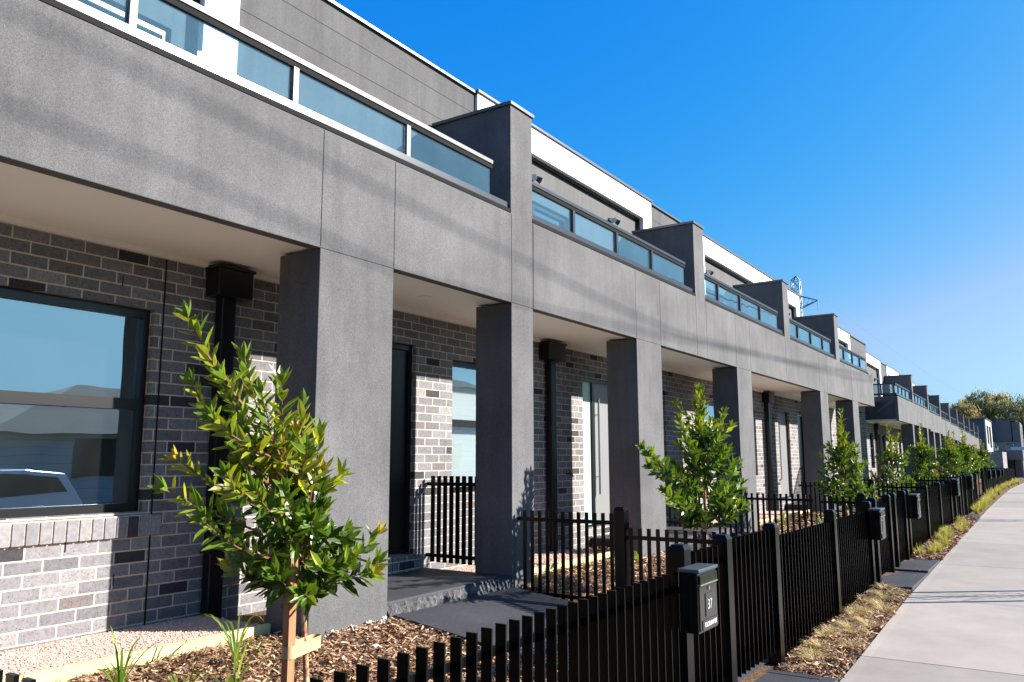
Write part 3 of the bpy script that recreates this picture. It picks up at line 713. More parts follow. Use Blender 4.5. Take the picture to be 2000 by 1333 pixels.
# ------------------------------------------------------------------ letterboxes
def text_mesh(body,size,name,mat,parent,loc,sx=1):
    c=bpy.data.curves.new(name,'FONT'); c.body=body; c.size=size; c.align_x='CENTER'; c.align_y='CENTER'; c.extrude=.0006; c.offset=-.0018 if size>.05 else 0
    o=bpy.data.objects.new(name+'_tmp',c); col.objects.link(o); bpy.context.view_layer.update()
    me=bpy.data.meshes.new_from_object(o.evaluated_get(bpy.context.evaluated_depsgraph_get())); bpy.data.objects.remove(o)
    me.materials.clear(); me.materials.append(mat)
    n=bpy.data.objects.new(name,me); col.objects.link(n); n.parent=parent; n.location=loc; n.rotation_euler=(rad(90),0,0); n.scale=(sx,1,1); return n
def letterbox(x,y,z0,label,num=None,strip_=None):
    t=empty('letterbox',(x,y,z0),label,'letterbox','black metal letterboxes on the front fence')
    m=MB(); w=.15; h=.335; d=.115
    m.prism([(-d/2,0),(d/2,0),(d/2,h+.012),(-d/2,h-.006)],'x',-w,w); m.build('body',M['box'],t,bevel=.004)
    m=MB(); m.box(-w-.006,w+.006,-d/2-.012,d/2,h-.001,h+.018); m.build('lid',M['cap'],t,bevel=.003)
    m=MB(); m.box(-w+.012,w-.012,-d/2-.006,-d/2-.0005,.012,h-.075); dr=m.build('door',M['box'],t,bevel=.002)
    m=MB(); m.box(-w+.012,w-.012,-d/2-.012,-d/2-.0005,h-.068,h-.018); m.build('mail_flap',M['box'],t,bevel=.002)
    m=MB(); m.box(-w+.012,w-.012,-d/2-.014,-d/2-.0125,h-.074,h-.066); m.build('flap_edge',M['steel'],t)
    m=MB(); m.tube([(0.0,-d/2-.006,h-.098),(0.0,-d/2-.013,h-.098)],.011,12); m.build('lock',M['steel'],dr)
    m=MB(); m.box(-.055,.062,-d/2-.010,-d/2-.0065,.082,.210); pl=m.build('number_plate',M['plate'],dr)
    m=MB(); m.box(-.11,.13,-d/2-.010,-d/2-.0065,.014,.068); ps=m.build('name_plate',M['plate'],dr)
    if num: 
        text_mesh(num,.080,'lettering',M['ink'],dr,(.004,-d/2-.0112,.146),.9); text_mesh(strip_,.036,'lettering',M['ink'],dr,(.010,-d/2-.0112,.041),.66)
    return t
letterbox(4.64,1.79,-.972,'black letterbox with 37 and street name lettered in white','37','POLLYBLANK PDE')
letterbox(10.42,1.79,-.93,'second black letterbox along the fence, left of the paired gates, its lid catching light')
letterbox(13.5,1.79,-.875,'third black letterbox along the fence, right of the paired gates')
letterbox(19.6,1.79,-.78,'fourth black letterbox along the fence, beside a distant gate post')
letterbox(23.2,1.79,-.76,'fifth black letterbox along the fence, just before the gap')
for i,x in enumerate((37,42,48.5,54)):
    letterbox(x,FL(x)-.1,SZ(x)+.7,['first letterbox on the far fence after the gap','second letterbox on the far fence after the gap','third letterbox on the far fence after the gap','fourth letterbox on the far fence after the gap'][i])
def rebase(t,loc):
    t.location=loc; Mi=Matrix.Translation((-loc[0],-loc[1],-loc[2]))
    for c in t.children: c.matrix_parent_inverse=Mi@c.matrix_parent_inverse
for t_,x_ in ((tA,1.97),(tB,6.97),(tC,12.1),(tD,17.07),(tE,21.8)): rebase(t_,(x_,YF,-1.25))

# ------------------------------------------------------------------ saplings
def leaf(m,p,d,n,L,W,c,fold=.25,droop=.1):
    d=d.normalized(); w=d.cross(n); 
    if w.length<.01: w=d.cross(Vector((1,0,0)))
    w.normalize(); n=w.cross(d).normalized(); b=len(m.v)
    P=lambda t,s,h: tuple(p+d*(t*L)+w*(s*W)+n*(h*W-droop*L*t*t))
    m.v+=[P(0,0,0),P(.33,0,-fold*.5),P(.33,.46,0.1),P(.33,-.46,.1),P(.68,0,-fold*.5),P(.68,.40,.1),P(.68,-.40,.1),P(1,0,0)]
    m.f+=[(b,b+2,b+1),(b,b+1,b+3),(b+1,b+2,b+5,b+4),(b+3,b+1,b+4,b+6),(b+5,b+7,b+4),(b+4,b+7,b+6)]; m.cc(8,c)
def sapling(label,base,H,seed,rx,nbr=26,spire=.35,tips=(),leafL=.085,trunk_tip=(0,0),trunk_off=.0,dens=.030,lowz=.27,orange=.06,group='young staked trees in the front gardens',stake=True,stk_off=(-.07,.02),stake_h=.62,leanbase=0):
    z_near=base[0]<5; r=random.Random(seed); t=empty('young_tree',base,label,'tree',group)
    tr=MB(); tw=MB(); lv=MB()
    top=Vector((trunk_tip[0],trunk_tip[1],H*(1-spire*.6)))
    def tp(u): return Vector((leanbase*(1-u)+math.sin(u*7+seed)*.012+top.x*u*u, math.cos(u*5+seed)*.012+top.y*u*u, top.z*u))
    pts=[tp(i/10) for i in range(11)]
    tr.tube(pts,[.019-.0014*i for i in range(11)],8)
    tr.build('trunk',M['bark'],t,smooth=True)
    stems=[]
    def stem(a,b,bow,r0):
        n=7; ps=[]
        for i in range(n+1):
            u=i/n; p=a.lerp(b,u); out=Vector((b.x-a.x,b.y-a.y,0)); p=p+out*(bow*math.sin(u*math.pi))*1.0+Vector((0,0,-bow*.5*math.sin(u*math.pi)*(b-a).length)); ps.append(p+Vector((r.uniform(-1,1),r.uniform(-1,1),0))*.006)
        tw.tube(ps,[r0*(1-.75*i/n) for i in range(n+1)],5); stems.append(ps); return ps
    for i in range(nbr):
        u=.30+.68*(i/nbr)**.9; u=max(u,lowz); a=tp(min(u,1)); az=i*2.4+r.uniform(-.4,.4)
        hh=(u-lowz)/(1-lowz); rr=(1-hh*.82)*r.uniform(.55,1.05)
        ln=r.uniform(.22,.5)*(1-.3*hh)
        b=a+Vector((math.cos(az)*rx*rr,math.sin(az)*rx*rr*.85,ln*H*.42+ (.05 if hh>.3 else -.06)))
        b.z=min(b.z,H*(1.0-.35*rr)) 
        ps=stem(a,b,.12,.007)
        for k in range(2):
            q=ps[r.randint(2,4)]; az2=az+r.uniform(-1.1,1.1); l2=r.uniform(.12,.26)
            stem(q,q+Vector((math.cos(az2)*l2,math.sin(az2)*l2,r.uniform(.0,.2))),.1,.004)
    for k in range(5):   # spire stems
        a=tp(.8+.05*k); b=Vector((top.x+r.uniform(-.08,.08),top.y+r.uniform(-.08,.08),H*(1-.10*k*r.uniform(.5,1.2)))); stem(a,b,.03,.006)
    for (a,b,bw) in tips: stem(Vector(a),Vector(b),bw,.007)
    for ps in stems:
        Ls=[0]
        for i in range(1,len(ps)): Ls.append(Ls[-1]+(ps[i]-ps[i-1]).length)
        tot=Ls[-1]; s=tot*.16; k=0; ph=r.uniform(0,3)
        while s<tot:
            for i in range(1,len(ps)):
                if Ls[i]>=s: break
            u=(s-Ls[i-1])/max(1e-6,Ls[i]-Ls[i-1]); p=ps[i-1].lerp(ps[i],u); ax=(ps[i]-ps[i-1]).normalized()
            e1=ax.cross(Vector((.3,.2,1))); e1.normalize(); e2=ax.cross(e1)
            ang=ph+k*1.57+r.gauss(0,.45); fr=s/tot
            for sg in (1,-1):
                if r.random()<.08: continue
                o=(e1*math.cos(ang)+e2*math.sin(ang))*sg
                d=o*.9+ax*(r.uniform(.2,1.1)+.5*fr)+Vector((r.gauss(0,.18),r.gauss(0,.18),.12+r.gauss(0,.2))); L=leafL*r.uniform(.7,1.12)*(1-.35*max(0,fr-.75)*4*.5)
                g_=r.uniform(.6,1.5); c=(.058*g_,.108*g_,.012*g_)
                hz=(p.z/H)
                if fr>.7 or hz>.8:
                    y_=r.uniform(.0,1)**1.3; c=(.05+.22*y_,.12+.22*y_,.014+.012*y_)
                if hz>.80 and r.random()<.6: c=(.26*g_,.27*g_,.02)
                leaf(lv,p,d,ax,L,L*.36,c,.3,r.uniform(0,.22))
            s+=dens; k+=1
        tipc=(.13,.20,.025) if r.random()>orange*(2.2 if z_near else .8) else r.choice([(.50,.16,.03),(.42,.22,.03),(.40,.30,.04),(.36,.32,.04)])
        p=ps[-1]; ax=(ps[-1]-ps[-2]).normalized()
        for j in range(5):
            an=j*1.256; e1=ax.cross(Vector((.3,.2,1))).normalized(); e2=ax.cross(e1)
            leaf(lv,p,ax+ (e1*math.cos(an)+e2*math.sin(an))*.6,ax,leafL*r.uniform(.55,.9),leafL*.25,tipc,.3,0)
    tw.build('twigs',M['twig'],t); lv.build('foliage',M['leaf'],t)
    return t
def stake(label,x,y,z0,z1,s=.038,tie=None,tree_x=None,grp='hardwood stakes beside the young trees'):
    t=empty('timber_stake',(x,y,z0),label,'stake',grp); h=s/2
    m=MB(); m.box(-h,h,-h,h,-.1,z1-z0-.03); m.v+=[(-h,-h,z1-z0-.03),(h,-h,z1-z0-.03),(h,h,z1-z0-.03),(-h,h,z1-z0-.03),(-h*.8,-h*.8,z1-z0),(h*.8,-h*.8,z1-z0),(h*.8,h*.8,z1-z0),(-h*.8,h*.8,z1-z0)]
    b=len(m.v)-8; m.f+=[(b,b+1,b+5,b+4),(b+1,b+2,b+6,b+5),(b+2,b+3,b+7,b+6),(b+3,b,b+4,b+7),(b+4,b+5,b+6,b+7)]; m.cc(8,None)
    m.build('post',M['stake'],t,bevel=.0015)
    if tie is not None:
        tx,ty=tie[0]-x,tie[1]-y; zt=tie[2]-z0; m=MB(); n=20; d=Vector((tx,ty,0)); L=d.length; d.normalize(); w=Vector((-d.y,d.x,0)); R1=h*1.35; R2=.026
        loop=[]
        for i in range(n):
            a=2*math.pi*i/n; c=math.cos(a); s_=math.sin(a)
            ctr=Vector((0,0,0)) if c<0 else d*L; rr=R1 if c<0 else R2
            loop.append(ctr+d*(c*rr)+w*(s_*rr))
        for i in range(n):
            a=loop[i]; b_=loop[(i+1)%n]; za=zt+.012*math.sin(i); 
            m.quad((a.x,a.y,zt-.03),(b_.x,b_.y,zt-.03),(b_.x,b_.y,zt+.025),(a.x,a.y,zt+.025))
        m.build('tie_strap',M['strap'],t)
    return t
def PX(px,py,Y):   # helper converting measured directions to world coordinates on a plane parallel to the facade
    d=FW+RT*((px-1000)/FP)+UP*((666.5-py)/FP); return d*(Y/d.y)
yaw,pit,rol,FP=rad(33.6089056),rad(8.37323664),rad(-.1654415),1574.7579
FW=Vector((math.cos(pit)*math.cos(yaw),math.cos(pit)*math.sin(yaw),math.sin(pit)))
r0=Vector((math.sin(yaw),-math.cos(yaw),0)); u0=r0.cross(FW)
RT=r0*math.cos(rol)+u0*math.sin(rol); UP=u0*math.cos(rol)-r0*math.sin(rol)

YT=2.92
b1=Vector((2.72,YT,-1.42))
def T1(px,py,dy=0): return tuple(PX(px,py,YT+dy)-b1)
tips1=[(T1(470,790),T1(368,622),.02),(T1(560,1000),T1(480,700,.05),.03),(T1(565,980),T1(548,748,-.1),.04),(T1(575,1010),T1(594,795,.1),.04),
 (T1(560,950),T1(430,740,.0),.05),(T1(585,1060),T1(626,850,-.15),.06),(T1(600,1080),T1(632,925,-.1),.04),(T1(600,1110),T1(630,1005,.1),.06),
 (T1(560,1050),T1(332,960,.0),.05),(T1(560,1010),T1(352,900,.15),.06),(T1(540,960),T1(378,755,.1),.05),(T1(575,1100),T1(400,1020,-.1),.08),(T1(580,1120),T1(470,1080,.1),.1),
 (T1(560,930),T1(510,770,-.12),.03),(T1(570,930),T1(575,840,.12),.03),(T1(550,900),T1(420,820,-.12),.05),(T1(590,1100),T1(630,1040,.2),.05),
 (T1(540,900),T1(455,760,.12),.04),(T1(575,960),T1(600,880,-.2),.05),(T1(560,1010),T1(440,930,-.2),.06),(T1(570,1040),T1(500,960,-.25),.06),(T1(585,1080),T1(560,960,-.25),.05)]
sapling('big leafy young tree on a stake before the first pillar, with orange new growth',b1,1.55,3,.23,15,.25,tips1,.112,(-.13,.05),dens=.032,lowz=.60,leanbase=.0)
p=PX(572,1030,YT-.06); stake('timber stake strapped to the nearest young tree',p.x,YT-.06,-1.45,p.z,.040,(2.74,YT+.0,PX(575,1262,YT).z))
b2=Vector((7.85,YT,-1.42))
def T2(px,py,dy=0): return tuple(PX(px,py,YT+dy)-b2)
tips2=[(T2(1375,900),T2(1366,766),.01),(T2(1380,920),T2(1412,806),.05),(T2(1375,960),T2(1258,876,.0),.05),(T2(1378,960),T2(1272,912,.1),.05),(T2(1380,950),T2(1328,822,-.1),.05),(T2(1382,970),T2(1442,905,.1),.08),(T2(1385,985),T2(1440,960,-.1),.1),(T2(1380,1000),T2(1300,960,-.1),.08),(T2(1375,900),T2(1345,835,.1),.04)]
sapling('second young tree from the camera, spiky crown with yellow tips over the number 37 letterbox',b2,2.1,11,.42,20,.34,tips2,.125,dens=.032,lowz=.44)
stake('timber stake at the second young tree, seen above the fence',b2.x-.17,YT-.03,-1.45,-.72,.045,(b2.x,YT,-.93))
specs=[((14.3,2.9),2.12,21,'third young tree along the fence, narrow yellow spire over a broad crown',.58),((19.0,2.9),1.98,22,'fourth young tree along the fence, leaning yellow top beside the third',.55),((24.1,2.9),2.2,23,'fifth young tree along the fence, thin spire in front of the gap',.48)]
trees=[]
for i,((x,y),H,sd,lb,rx) in enumerate(specs):
    z=GZ(x,y); p=[(Vector((0,0,1.3)),Vector((.0,0,H)),.0),(Vector((0,0,1.2)),Vector((.5,-.1,H-.15)) if i==1 else Vector((.1,.05,H-.2)),.05)]
    t=sapling(lb,(x,y,z-.02),H-.25,sd,rx,[24,18,28][i],.36,p,.125,dens=.041,lowz=[.38,.46,.36][i]); trees.append(t)
    stake(['timber stake under the third young tree','timber stake under the fourth young tree','timber stake under the fifth young tree'][i],x-.2,y-.02,z-.05,z+.72,.05,(x,y,z+.5))
fl_=['sixth young tree along the fence, first beyond the gap','seventh young tree along the fence, in the bright green clump','eighth young tree along the fence, in the bright green clump','ninth young tree along the fence, in the far clump','tenth young tree along the fence, in the far clump','last young tree of the far clump, in front of the blue brick wall']
for i,(x,y,s) in enumerate(((31.5,2.95,1.05),(38,3.4,1.15),(44.5,3.6,1.2),(51,3.8,1.2),(58,4.0,1.25),(66,4.2,1.3))):
    c=copy_tree(trees[i%3]); c.location=(x,y,GZ(x,y)-.02); c.rotation_euler=(0,0,1.3+i*1.9); c.scale=(s*R.uniform(1.0,1.3),s*R.uniform(1.0,1.3),s*R.uniform(.85,1.08)); c['label']=fl_[i]
for i,(x,y) in enumerate(((29.6,2.75),(30.3,2.8),(31.0,2.85))): stake(['leftmost of three bare timber stakes in the gap of the fence','middle one of three bare timber stakes in the gap of the fence','rightmost of three bare timber stakes in the gap of the fence'][i],x,y,GZ(x,y)-.05,GZ(x,y)+.8,.06,grp='bare stakes in the gap')

# ------------------------------------------------------------------ strappy plants and tussocks
def strap_plant(label,x,y,n,L,seed,lean=0,group='strappy green plants in the mulch'):
    r=random.Random(seed); z=GZ(x,y); t=empty('strappy_plant',(x,y,z),label,'plant',group); m=MB()
    for i in range(n):
        az=r.uniform(0,6.28); l=L*r.uniform(.55,1.1); out=r.uniform(.25,1.05); ps=[]; w=r.uniform(.005,.009)
        K=8; side=Vector((-math.sin(az),math.cos(az),0))
        for k in range(K+1):
            u=k/K; rr=out*l*u**1.5; zz=l*(u-out*.75*u*u*u*1.1)
            c=Vector((math.cos(az)*rr+r.uniform(-.002,.002),math.sin(az)*rr,zz)); ww=w*(1-u**3)*(.7+.6*u if u<.5 else 1)
            ps.append((c-side*ww,c+side*ww))
        g_=r.uniform(.7,1.3); cc=(.20*g_,.28*g_,.03) if r.random()<.6 else (.09*g_,.18*g_,.02)
        for k in range(K):
            a,b=ps[k]; c,d=ps[k+1]; m.quad(a,b,d,c,colr=cc)
    m.build('leaves',M['blade'],t); return t
strap_plant('tall strappy plant with upright green blades before the pine edging, left of the big stake',3.32,4.22,14,0.59,1)
strap_plant('arching strappy plant casting curved shadows on the pine edging board',2.56,4.18,14,0.49,2)
strap_plant('strappy plant arching low at the bottom edge, left of the stake',2.62,3.72,16,0.46,3)
strap_plant('small strappy plant at the lower left corner beside the fence tops',1.98,4.42,7,0.30,4)
strap_plant('thin strappy plant between the stake and the arching plants',2.95,3.75,9,0.49,5)
strap_plant('strappy plant behind the divider fence in the second garden',8.0,3.95,12,.4,6)
strap_plant('strappy plant further along the second garden near its pine edging',9.0,4.2,10,.4,7)
for i,(x,y) in enumerate(((14.7,3.3),(15.6,3.6),(16.4,3.2),(15.2,4.2),(12.9+1.3,2.5),(25.0,2.9))):
    strap_plant(['first yellow green plant of the third garden behind the fence','second yellow green plant of the third garden behind the fence','third yellow green plant of the third garden behind the fence','yellow green plant near the wall of the third garden','yellow green plant right behind the fence past the third letterbox','yellow green plant in the last garden before the gap'][i],x,y,16,.5,20+i)
def tussock(label,x,y,seed,dry,s=1,group='small tussocks in the verge bed'):
    r=random.Random(seed); z=GZ(x,y); t=empty('grass_tussock',(x,y,z),label,'grass tuft',group); m=MB()
    ld=r.uniform(0,6.28)
    for i in range(110):
        az=r.uniform(0,6.28) if not dry else ld+r.gauss(0,1.1); l=s*(r.uniform(.11,.22) if dry else r.uniform(.07,.17)); out=r.uniform(.55,1.1) if dry else r.uniform(.15,.7); K=4; side=Vector((-math.sin(az),math.cos(az),0)); ps=[]; w=.0016*s if x<9 else .003*s
        o=Vector((r.uniform(-1,1)*.025,r.uniform(-1,1)*.025,0))
        for k in range(K+1):
            u=k/K; c=o+Vector((math.cos(az)*out*l*u,math.sin(az)*out*l*u,l*(u-out*.85*u*u)*(.75 if dry else 1)+.008)); ww=w*(1-u*.8); ps.append((c-side*ww,c+side*ww))
        g_=r.uniform(.7,1.25); cc=((.66*g_,.50*g_,.29*g_) if dry else (.46*g_,.40*g_,.14*g_)) if r.random()<.85 else (.22,.28,.06)
        for k in range(K): a,b=ps[k]; c,d=ps[k+1]; m.quad(a,b,d,c,colr=cc)
    m.build('blades',M['tuft'],t); return t
i=0
R2=random.Random(5)
tx=[]
x=6.75
while x<10.4:
    tx.append((x,R2.uniform(EDGE(x)+.10,1.80),True)); x+=R2.uniform(.14,.22)
x=13.5
while x<20: tx.append((x,R2.uniform(EDGE(x)+.08,1.78),False)); x+=R2.uniform(.28,.55)
x=23.4
while x<33.5: tx.append((x,R2.uniform(EDGE(x)+.08,FL(x)-.1),False)); x+=R2.uniform(.45,.7)
x=34
while x<80: tx.append((x,R2.uniform(EDGE(x)+.1,FL(x)-.05),False)); x+=R2.uniform(1.0,1.6)
for i,(x,y,dry) in enumerate(tx):
    grp,lb=(('straw coloured tussocks in the nearest verge bed','straw coloured tussock flopped on the mulch of the nearest verge bed') if dry else
        ('yellow green tufts in the second verge bed','yellow green tuft in the second verge bed, past the paired gates') if x<21 else
        ('yellow green tufts near the fence gap','yellow tuft on the verge near the gap in the fence') if x<33.5 else ('far yellow tufts along the curving path','distant yellow tuft along the curving path'))
    tussock(lb,x,y,100+i,dry,1.15 if dry else (1.5 if x<21 else 2.2 if x<33.5 else 2.6),grp)

# ------------------------------------------------------------------ second terrace
ang=math.atan(.018)
lab2=['charcoal corner townhouse starting the far terrace, with glass around its balcony corner']+['%s townhouse of the far terrace counted from its glass corner'%w for w in ('second','third','fourth','fifth','sixth','seventh','eighth','ninth')]
G2='charcoal townhouses of the far terrace'
def far_loc(s): return (33+s*math.cos(ang)+YF*math.sin(ang),4.67+s*math.sin(ang)-YF*math.cos(ang),-.0128*s)
u0_=townhouse('townhouse',lab2[0],0,5.02,[(4.0,4.45)],(4.6,5.0),Zb=1.40,Zt=2.32,ground=-1.9,roofZ=4.02,posts=(.9,1.95,3.0),group=G2,parent_loc=far_loc(0),rz=ang,first_side=.06,side=None,
   wall_ops=[dict(k='win',r=(.6,1.5,-.36,1.0),mid=.4,room=.8),dict(k='door',r=(2.4,3.3,-1.2,1.0),m='black',h=False),dict(k='win',r=(3.7,4.7,-.36,1.0),room=.8)],
   frames=[(-.25,3.6,True,True)],upper_x=(-.25,5.02),ends=(1,0),wall_x=(-.1,5.02))
downpipe(u0_,1.7,2.05,YW,1.39,-1.3); floodlight(u0_,.9,YP+.08,3.2); floodlight(u0_,2.6,YP+.08,3.2)
pr=townhouse('townhouse',lab2[1],5.021,11.06,[(6.3,6.8),(9.4,9.9)],(10.64,11.05),Zb=1.40,Zt=2.32,ground=-1.9,roofZ=4.02,posts=(6.1,7.2,8.3,9.4),group=G2,parent_loc=far_loc(0),rz=ang,
   wall_ops=[dict(k='win',r=(5.6,6.2,-.3,1.0),room=0,blind=True),dict(k='door',r=(7.2,8.1,-1.2,1.0),m='black',h=False),dict(k='door',r=(8.6,9.3,-1.2,1.0),m='black',h=False)],
   frames=[(5.3,9.3,True,True)],upper_x=(5.021,11.06))
for k in range(1,8):
    c=copy_tree(pr); l=far_loc(6.05*k); c.location=(l[0],l[1],l[2]); c['label']=lab2[k+1]
# end buildings
def boxhouse(name,label,x0,x1,y0,y1,zg,parts):
    t=empty(name,(x0,y0,zg),label,'house'); Mi=Matrix.Translation((-x0,-y0,-zg))
    for nme,mat,bx in parts:
        m=MB(); 
        for b in bx: m.box(*b)
        o=m.build(nme,M[mat],t); o.matrix_parent_inverse=Mi
    return t
boxhouse('house','dark slab sided house with pale front and blue brick base after the far terrace',102,112,5.9,14,-2.5,[
  ('upper_wall','navy',[(102,112,6.05,14,.7,4.2)]),('front_wall','cream',[(102.0,112,5.9,6.04,.7,4.25)]),('roof','cap',[(101.9,112.1,5.8,14,4.25,4.35)]),
  ('brick_base','brick',[(102.6,112,4.6,14,-2.5,.69)]),('window','black',[(103.2,105.2,5.85,5.899,1.6,3.6),(107,109.5,5.85,5.899,1.2,3.6)])])
boxhouse('house','furthest dark house with a glass fronted balcony beside the street sign',114,126,3.2,13,-2.6,[
  ('upper_wall','navy',[(114,126,4.0,13,1.9,4.4)]),('roof','cap',[(113.9,126.1,3.4,13,4.41,4.5)]),('balcony_floor','navy',[(112.6,120,3.0,9,-.2,.9)]),('front_wall','char',[(114,126,3.1,3.9,-2.5,4.3)]),
  ('ground_floor','dark',[(114,126,4.0,12,-2.6,-.21)]),('post','cap',[(112.65,112.8,3.05,3.2,-2.6,4.2)]),('balcony_back','dark',[(113.9,113.99,3.95,9,.9,1.89)])])
t=empty('glass_balustrade',(112.6,3.2,.9),'pale glass balustrade on the furthest dark house','balustrade')
for a,b in ((3.2,5.9),(6.0,8.9)):
    m=MB(); m.box(0,.03,a-3.2,b-3.2,.02,1.0); m.build('glass_pane',M['glass'],t)
m=MB(); m.box(-.03,.05,0,5.8,1.0,1.06); m.box(-.03,.05,2.7,2.8,0,1.0); m.build('rail',M['rail'],t)
# street sign on its pole
p=PX(1979,877,1.35)
sx_,sz_=62,0
d=FW+RT*((1990-1000)/FP)+UP*((666.5-877)/FP); k=62/d.x; sy=d.y*k; sz=d.z*k
t=empty('street_sign',(62,sy-.9,SZ(62)),'pale blue street name blade at the right edge before the furthest house','street sign')
m=MB(); m.tube([(0,0,0),(0,0,sz-SZ(62)+.35)],.035,10); m.build('pole',M['cap'],t)
m=MB(); m.box(-.02,.02,.04,1.35,sz-SZ(62)-.08,sz-SZ(62)+.12); m.build('sign_blade',M['sign'],t)
# ------------------------------------------------------------------ distant gum trees
def gum(label,x,y,H,blobs,seed,tone,n=9000,ls=.3):
    if ls>1: ls=.5
    r=random.Random(seed); z=GZ(x,y)-.3; t=empty('gum_tree',(x,y,z),label,'tree','tall gum trees behind the far houses')
    tr=MB(); tr.tube([(0,0,0),(.2,.1,H*.3),(0,.4,H*.6)],[.45,.35,.2],9)
    lv=MB()
    for (bx,by,bz,br) in blobs:
        tr.tube([(0,.2,H*.35),(bx*.5,by*.5,bz*.75),(bx,by,bz)],[.2,.13,.05],6)
    tr.build('trunk',M['gumbark'],t)
    tot=sum(b[3]**2 for b in blobs)
    for (bx,by,bz,br) in blobs:
        for s in range(int(14+br*7)):
            th=r.uniform(0,6.28); u=r.uniform(-.5,1); rr=br*r.uniform(.55,1.05); q=math.sqrt(max(0,1-u*u*.9)); c=Vector((bx+math.cos(th)*rr*q,by+math.sin(th)*rr*q,bz+u*rr*.75)); cr=br*r.uniform(.16,.34)
            tn=r.uniform(.55,1.4); base=tone[r.randint(0,len(tone)-1)]
            m_=int(n*br*br/tot/(14+br*7))
            for k in range(m_):
                v=Vector((r.gauss(0,1),r.gauss(0,1),r.gauss(0,.75))); v=v*(cr*.55); L=ls*r.uniform(.5,1.1); W=L*.33
                e=Matrix.Rotation(r.uniform(0,6.3),3,'Z')@Matrix.Rotation(r.uniform(-1.4,1.4),3,'Y'); p=c+v; g_=tn*r.uniform(.7,1.3)
                a=[p+e@Vector(q_) for q_ in ((-L,0,0),(0,-W,0),(L,0,0),(0,W,0))]; lv.quad(*a,colr=(base[0]*g_,base[1]*g_,base[2]*g_))
    lv.build('crown',M['gum'],t)
olive=[(.26,.24,.10),(.38,.30,.15),(.42,.32,.19),(.17,.19,.09)]; teal=[(.10,.17,.12),(.15,.20,.12),(.28,.25,.13)]
# ------------------------------------------------------------------ camera-space measured crown positions turned into real tree sites
def site(px,py,X): 
    d=FW+RT*((px-1000)/FP)+UP*((666.5-py)/FP); return d*(X/d.x)
def gum_at(label,X,pxs,seed,tone,n,H):
    b=[]; c0=site(pxs[0][0],pxs[0][1],X); x0,y0=X,c0.y
    for (px,py,br,dx) in pxs:
        c=site(px,py,X+dx); b.append((c.x-x0,c.y-y0,c.z-(GZ(x0,y0)-.3),br))
    gum(label,x0,y0,H,b,seed,tone,n,.24)
gum_at('low tawny gum tree rising left of the far dark houses',125,[(1885,812,2.0,0),(1865,806,1.3,1),(1890,838,2.0,0),(1905,824,1.7,2),(1862,830,1.2,2)],31,olive,9000,8)
gum_at('tallest gum tree with grey green crown behind the far houses',135,[(1935,800,3.2,0),(1918,796,2.2,-1),(1895,790,1.5,3),(1955,795,2.2,2),(1975,812,2.6,1),(1930,830,3.0,-1),(1960,835,3.0,2),(1905,815,2.4,1)],32,teal+olive,22000,11)
gum_at('gum tree at the right edge of the view behind the street sign',128,[(1995,815,2.6,0),(2015,805,3.0,1),(1995,850,2.6,0),(2010,880,2.6,0),(2025,850,3,0),(1985,835,2,2),(2000,905,2,0)],33,olive+teal,14000,10)
gum_at('spreading gum tree off the right edge',132,[(2060,840,5,0),(2100,860,5,3),(2080,880,4,0)],34,olive,8000,9)
gum('unseen gum tree added behind the camera to block skylight, on the verge side',-13,-5.5,10,[(0,0,6,3.5),(-3,2,8,3),(2,-1.5,8.5,2.6),(0,2,4,2.2)],35,teal+olive,5000,9)  # added out of view to cut low sky and darken pillar sides
gum('second unseen gum tree added behind the camera to block skylight',-19,1.0,11,[(0,0,6,3.6),(-2,2,9,3),(1,-2,8.5,2.8),(2,1.5,4,2.4)],36,teal+olive,5000,9)  # likewise added unseen, shading the faces turned towards it
# ------------------------------------------------------------------ transmission tower and lines
TX=240.0
topp=site(1554,540,TX); armp=site(1597,587,TX); insu=site(1597,607,TX)
def tower(x,y,label,zt,arm):
    t=empty('transmission_tower',(x,y,-3),label,'pylon'); m=MB(); H=zt+3
    def hw(z): return 1.1 if z>H-16 else 1.1+(H-16-z)*.10
    zs=[0,6,12,17,22,26,29.5,33]; zz=[H-16+k*2.45 for k in range(7)]
    lv=[v for v in zs if v<H-17]+zz
    for sx in (-1,1):
        for sy in (-1,1): m.tube([(sx*hw(v),sy*hw(v),v) for v in lv]+[(0,0,H)],.17,4)
    for a,b in zip(lv[:-1],lv[1:]):
        for s in (-1,1):
            for (p,q) in (((s,-1),(s,1)),((-1,s),(1,s))):
                m.tube([(p[0]*hw(a),p[1]*hw(a),a),(q[0]*hw(b),q[1]*hw(b),b)],.09,4); m.tube([(q[0]*hw(a),q[1]*hw(a),a),(p[0]*hw(b),p[1]*hw(b),b)],.06,4); m.tube([(p[0]*hw(b),p[1]*hw(b),b),(q[0]*hw(b),q[1]*hw(b),b)],.06,4)
    m.build('lattice_body',M['lattice'],t)
    for sgn in (1,-1):
        a=MB(); tip=Vector((arm[0]*sgn,arm[1]*sgn,arm[2]))
        for s in (-1,1):
            a.tube([(s*.9,-1.1*sgn,arm[2]+1.7),tip],.14,4); a.tube([(s*.9,-1.1*sgn,arm[2]-1.8),tip],.14,4)
        for u in (.25,.5,.75):
            p1=Vector((0,-1.1*sgn,arm[2]+1.7)).lerp(tip,u); p2=Vector((0,-1.1*sgn,arm[2]-1.8)).lerp(tip,max(0,u-.2)); a.tube([p1,p2],.06,4)
        o=a.build('crossarm',M['lattice'],t); i_=MB(); i_.tube([tip,tip-Vector((0,0,2.9))],.09,5); i_.build('insulator',M['lattice'],o)
    return t
arm=(armp.x-topp.x,armp.y-topp.y,armp.z+3)
tower(topp.x,topp.y,'tall steel lattice transmission tower above the near terrace roofline',topp.z,arm)
